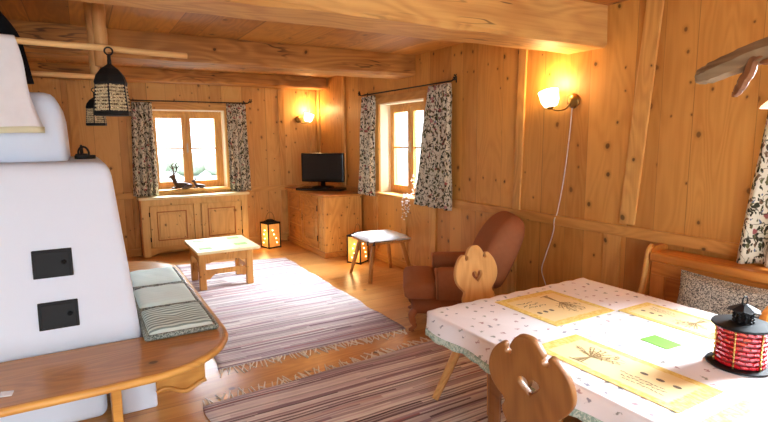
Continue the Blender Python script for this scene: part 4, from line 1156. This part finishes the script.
# ------------------------------------------------------------------ deer figures and blossom sprig on the sills
def deer(label,x,y,z,rz,s,antl):
    c = thing('deer_figurine', label, 'figurine', (x,y,z), rz, 'dark deer figures on the back sill')
    me=bpy.data.meshes.new('body')
    V=[(-.10,0,.045),(-.04,0,.052),(.03,0,.055),(.075,0,.070),(.095,0,.125),(.10,0,.165),(.135,0,.160),(.158,0,.150),   # rump..chest, neck, head, muzzle
       (.06,.045,.02),(.12,.05,.013),(.06,-.045,.02),(.12,-.05,.013),(-.07,.05,.022),(-.01,.065,.013),(-.07,-.05,.022),(-.01,-.065,.013),(-.135,0,.055),
       (.088,.028,.188),(.088,-.028,.188)]
    E_=[(0,1),(1,2),(2,3),(3,4),(4,5),(5,6),(6,7),(2,8),(8,9),(2,10),(10,11),(0,12),(12,13),(0,14),(14,15),(0,16),(5,17),(5,18)]
    rad=[.040,.042,.042,.036,.024,.024,.019,.012,.017,.010,.017,.010,.022,.010,.022,.010,.008,.008,.008]
    me.from_pydata([tuple(k*s for k in p) for p in V],E_,[]); me.materials.append(DEER)
    o=bpy.data.objects.new('body',me); COL.objects.link(o); o.parent=c
    md=o.modifiers.new('skin','SKIN'); md.use_smooth_shade=True
    for sv,r_ in zip(me.skin_vertices[0].data,rad): sv.radius=(r_*s,r_*s)
    me.skin_vertices[0].data[2].use_root=True
    md=o.modifiers.new('sub','SUBSURF'); md.levels=1; md.render_levels=2
    for sy in (-1,1):
        mb=MB()
        main=[(.10*s,sy*.012*s,.18*s),(.085*s,sy*.04*s,.215*s*antl),(.075*s,sy*.07*s,.26*s*antl),(.09*s,sy*.075*s,.31*s*antl)]
        mb.tube(smooth_loop(main,4,False),.009*s,6)
        if antl>.9:
            for (k,dx,dy,dz) in ((1,.05,.01,.03),(2,.045,.0,.035),(2,-.03,.02,.04),(3,-.03,.0,.03)):
                p=Vector(main[k]); mb.tube([p,p+Vector((dx*s,sy*dy*s,dz*s))],[.007*s,.004*s],6)
        mb.build('antler', DEER, c)
deer('larger dark deer figure with branching antlers lying on the window sill',1.22,7.89,.911,PI-.45,1.12,1.0)
deer('smaller dark deer figure lying on the window sill beside the antlered one',1.465,7.90,.911,PI-.3,.66,.8)

bs = thing('blossom_sprig','white blossom sprig trailing over the side window sill','flowers',(3.40,5.0,.912),world=True)
mb=MB(); rr=random.Random(9); tips=[]
for i in range(6):
    p0=Vector((3.40,5.02+.03*i-.05,.915)); 
    if i<3: pts=[p0,p0+Vector((-.03,.02*i,.09)),p0+Vector((-.06,.03*(i-1),.19+.03*i))]
    else: pts=[p0,p0+Vector((-.10,.02*(i-4),.03)),p0+Vector((-.135,.03*(i-4),-.06)),p0+Vector((-.135,.035*(i-4),-.15-.05*(i-3)))]
    P=smooth_loop([tuple(p) for p in pts],4,False); mb.tube(P,.0025,5); tips.append(P)
mb.build('stem', STEMG, bs)
mb=MB()
for P in tips:
    for p in P[3:]:
        for _ in range(2): mb.ball(Vector(p)+Vector((rr.uniform(-.018,.01),rr.uniform(-.02,.02),rr.uniform(-.02,.02))),rr.uniform(.007,.013),1,(1,1,.7))
mb.build('blossom', BLOSSOM, bs, smooth=True, kind='stuff')

# ------------------------------------------------------------------ lights
def area(name, loc, target, sx, sy, power, col):
    l=bpy.data.lights.new(name,'AREA'); l.shape='RECTANGLE'; l.size=sx; l.size_y=sy; l.energy=power; l.color=col
    o=bpy.data.objects.new(name,l); COL.objects.link(o); o.location=loc
    o.rotation_euler=(Vector(target)-Vector(loc)).to_track_quat('-Z','Y').to_euler()
    return o
DAY=(.80,.91,1.0)
area('daylight_back',(1.38,9.3,2.9),(1.40,6.2,.2),1.7,1.3,850,DAY)
area('daylight_side',(5.0,5.37,2.7),(2.4,5.0,.4),1.7,1.3,1300,DAY)
area('daylight_table',(4.5,.65,2.3),(2.0,.9,.75),1.5,1.2,1900,DAY)
area('fill_front_a',(-.6,-2.9,2.0),(-.3,3.0,1.0),2.0,1.8,360,DAY)  # added fill lamp behind the camera, brightens the stove front
area('fill_front_b',(1.8,-2.9,2.0),(1.9,3.0,1.2),2.0,1.8,90,DAY)  # weaker added fill from behind the camera

w=bpy.data.worlds.new('sky'); sc.world=w; w.use_nodes=True
t_=w.node_tree; bg=t_.nodes['Background']; bg.inputs[0].default_value=(.86,.93,1,1); bg.inputs[1].default_value=5

# ------------------------------------------------------------------ camera
cam=bpy.data.cameras.new('camera'); co=bpy.data.objects.new('camera',cam); COL.objects.link(co)
cam.sensor_width=36; cam.lens=515/768*36; cam.clip_start=.02
yaw,pitch,roll=math.radians(30.23973),math.radians(7.937268),math.radians(.497679)
f=Vector((math.sin(yaw)*math.cos(pitch),math.cos(yaw)*math.cos(pitch),-math.sin(pitch)))
r=Vector((math.cos(yaw),-math.sin(yaw),0)); dn=f.cross(r)
R1=r*math.cos(roll)+dn*math.sin(roll); D1=-r*math.sin(roll)+dn*math.cos(roll)
m3=Matrix((R1,-D1,-f)).transposed()
co.matrix_world=Matrix.Translation((0,0,1.6)) @ m3.to_4x4()
sc.camera=co
sc.view_settings.view_transform='Standard'
sc.view_settings.look='None'
sc.view_settings.exposure=0.12
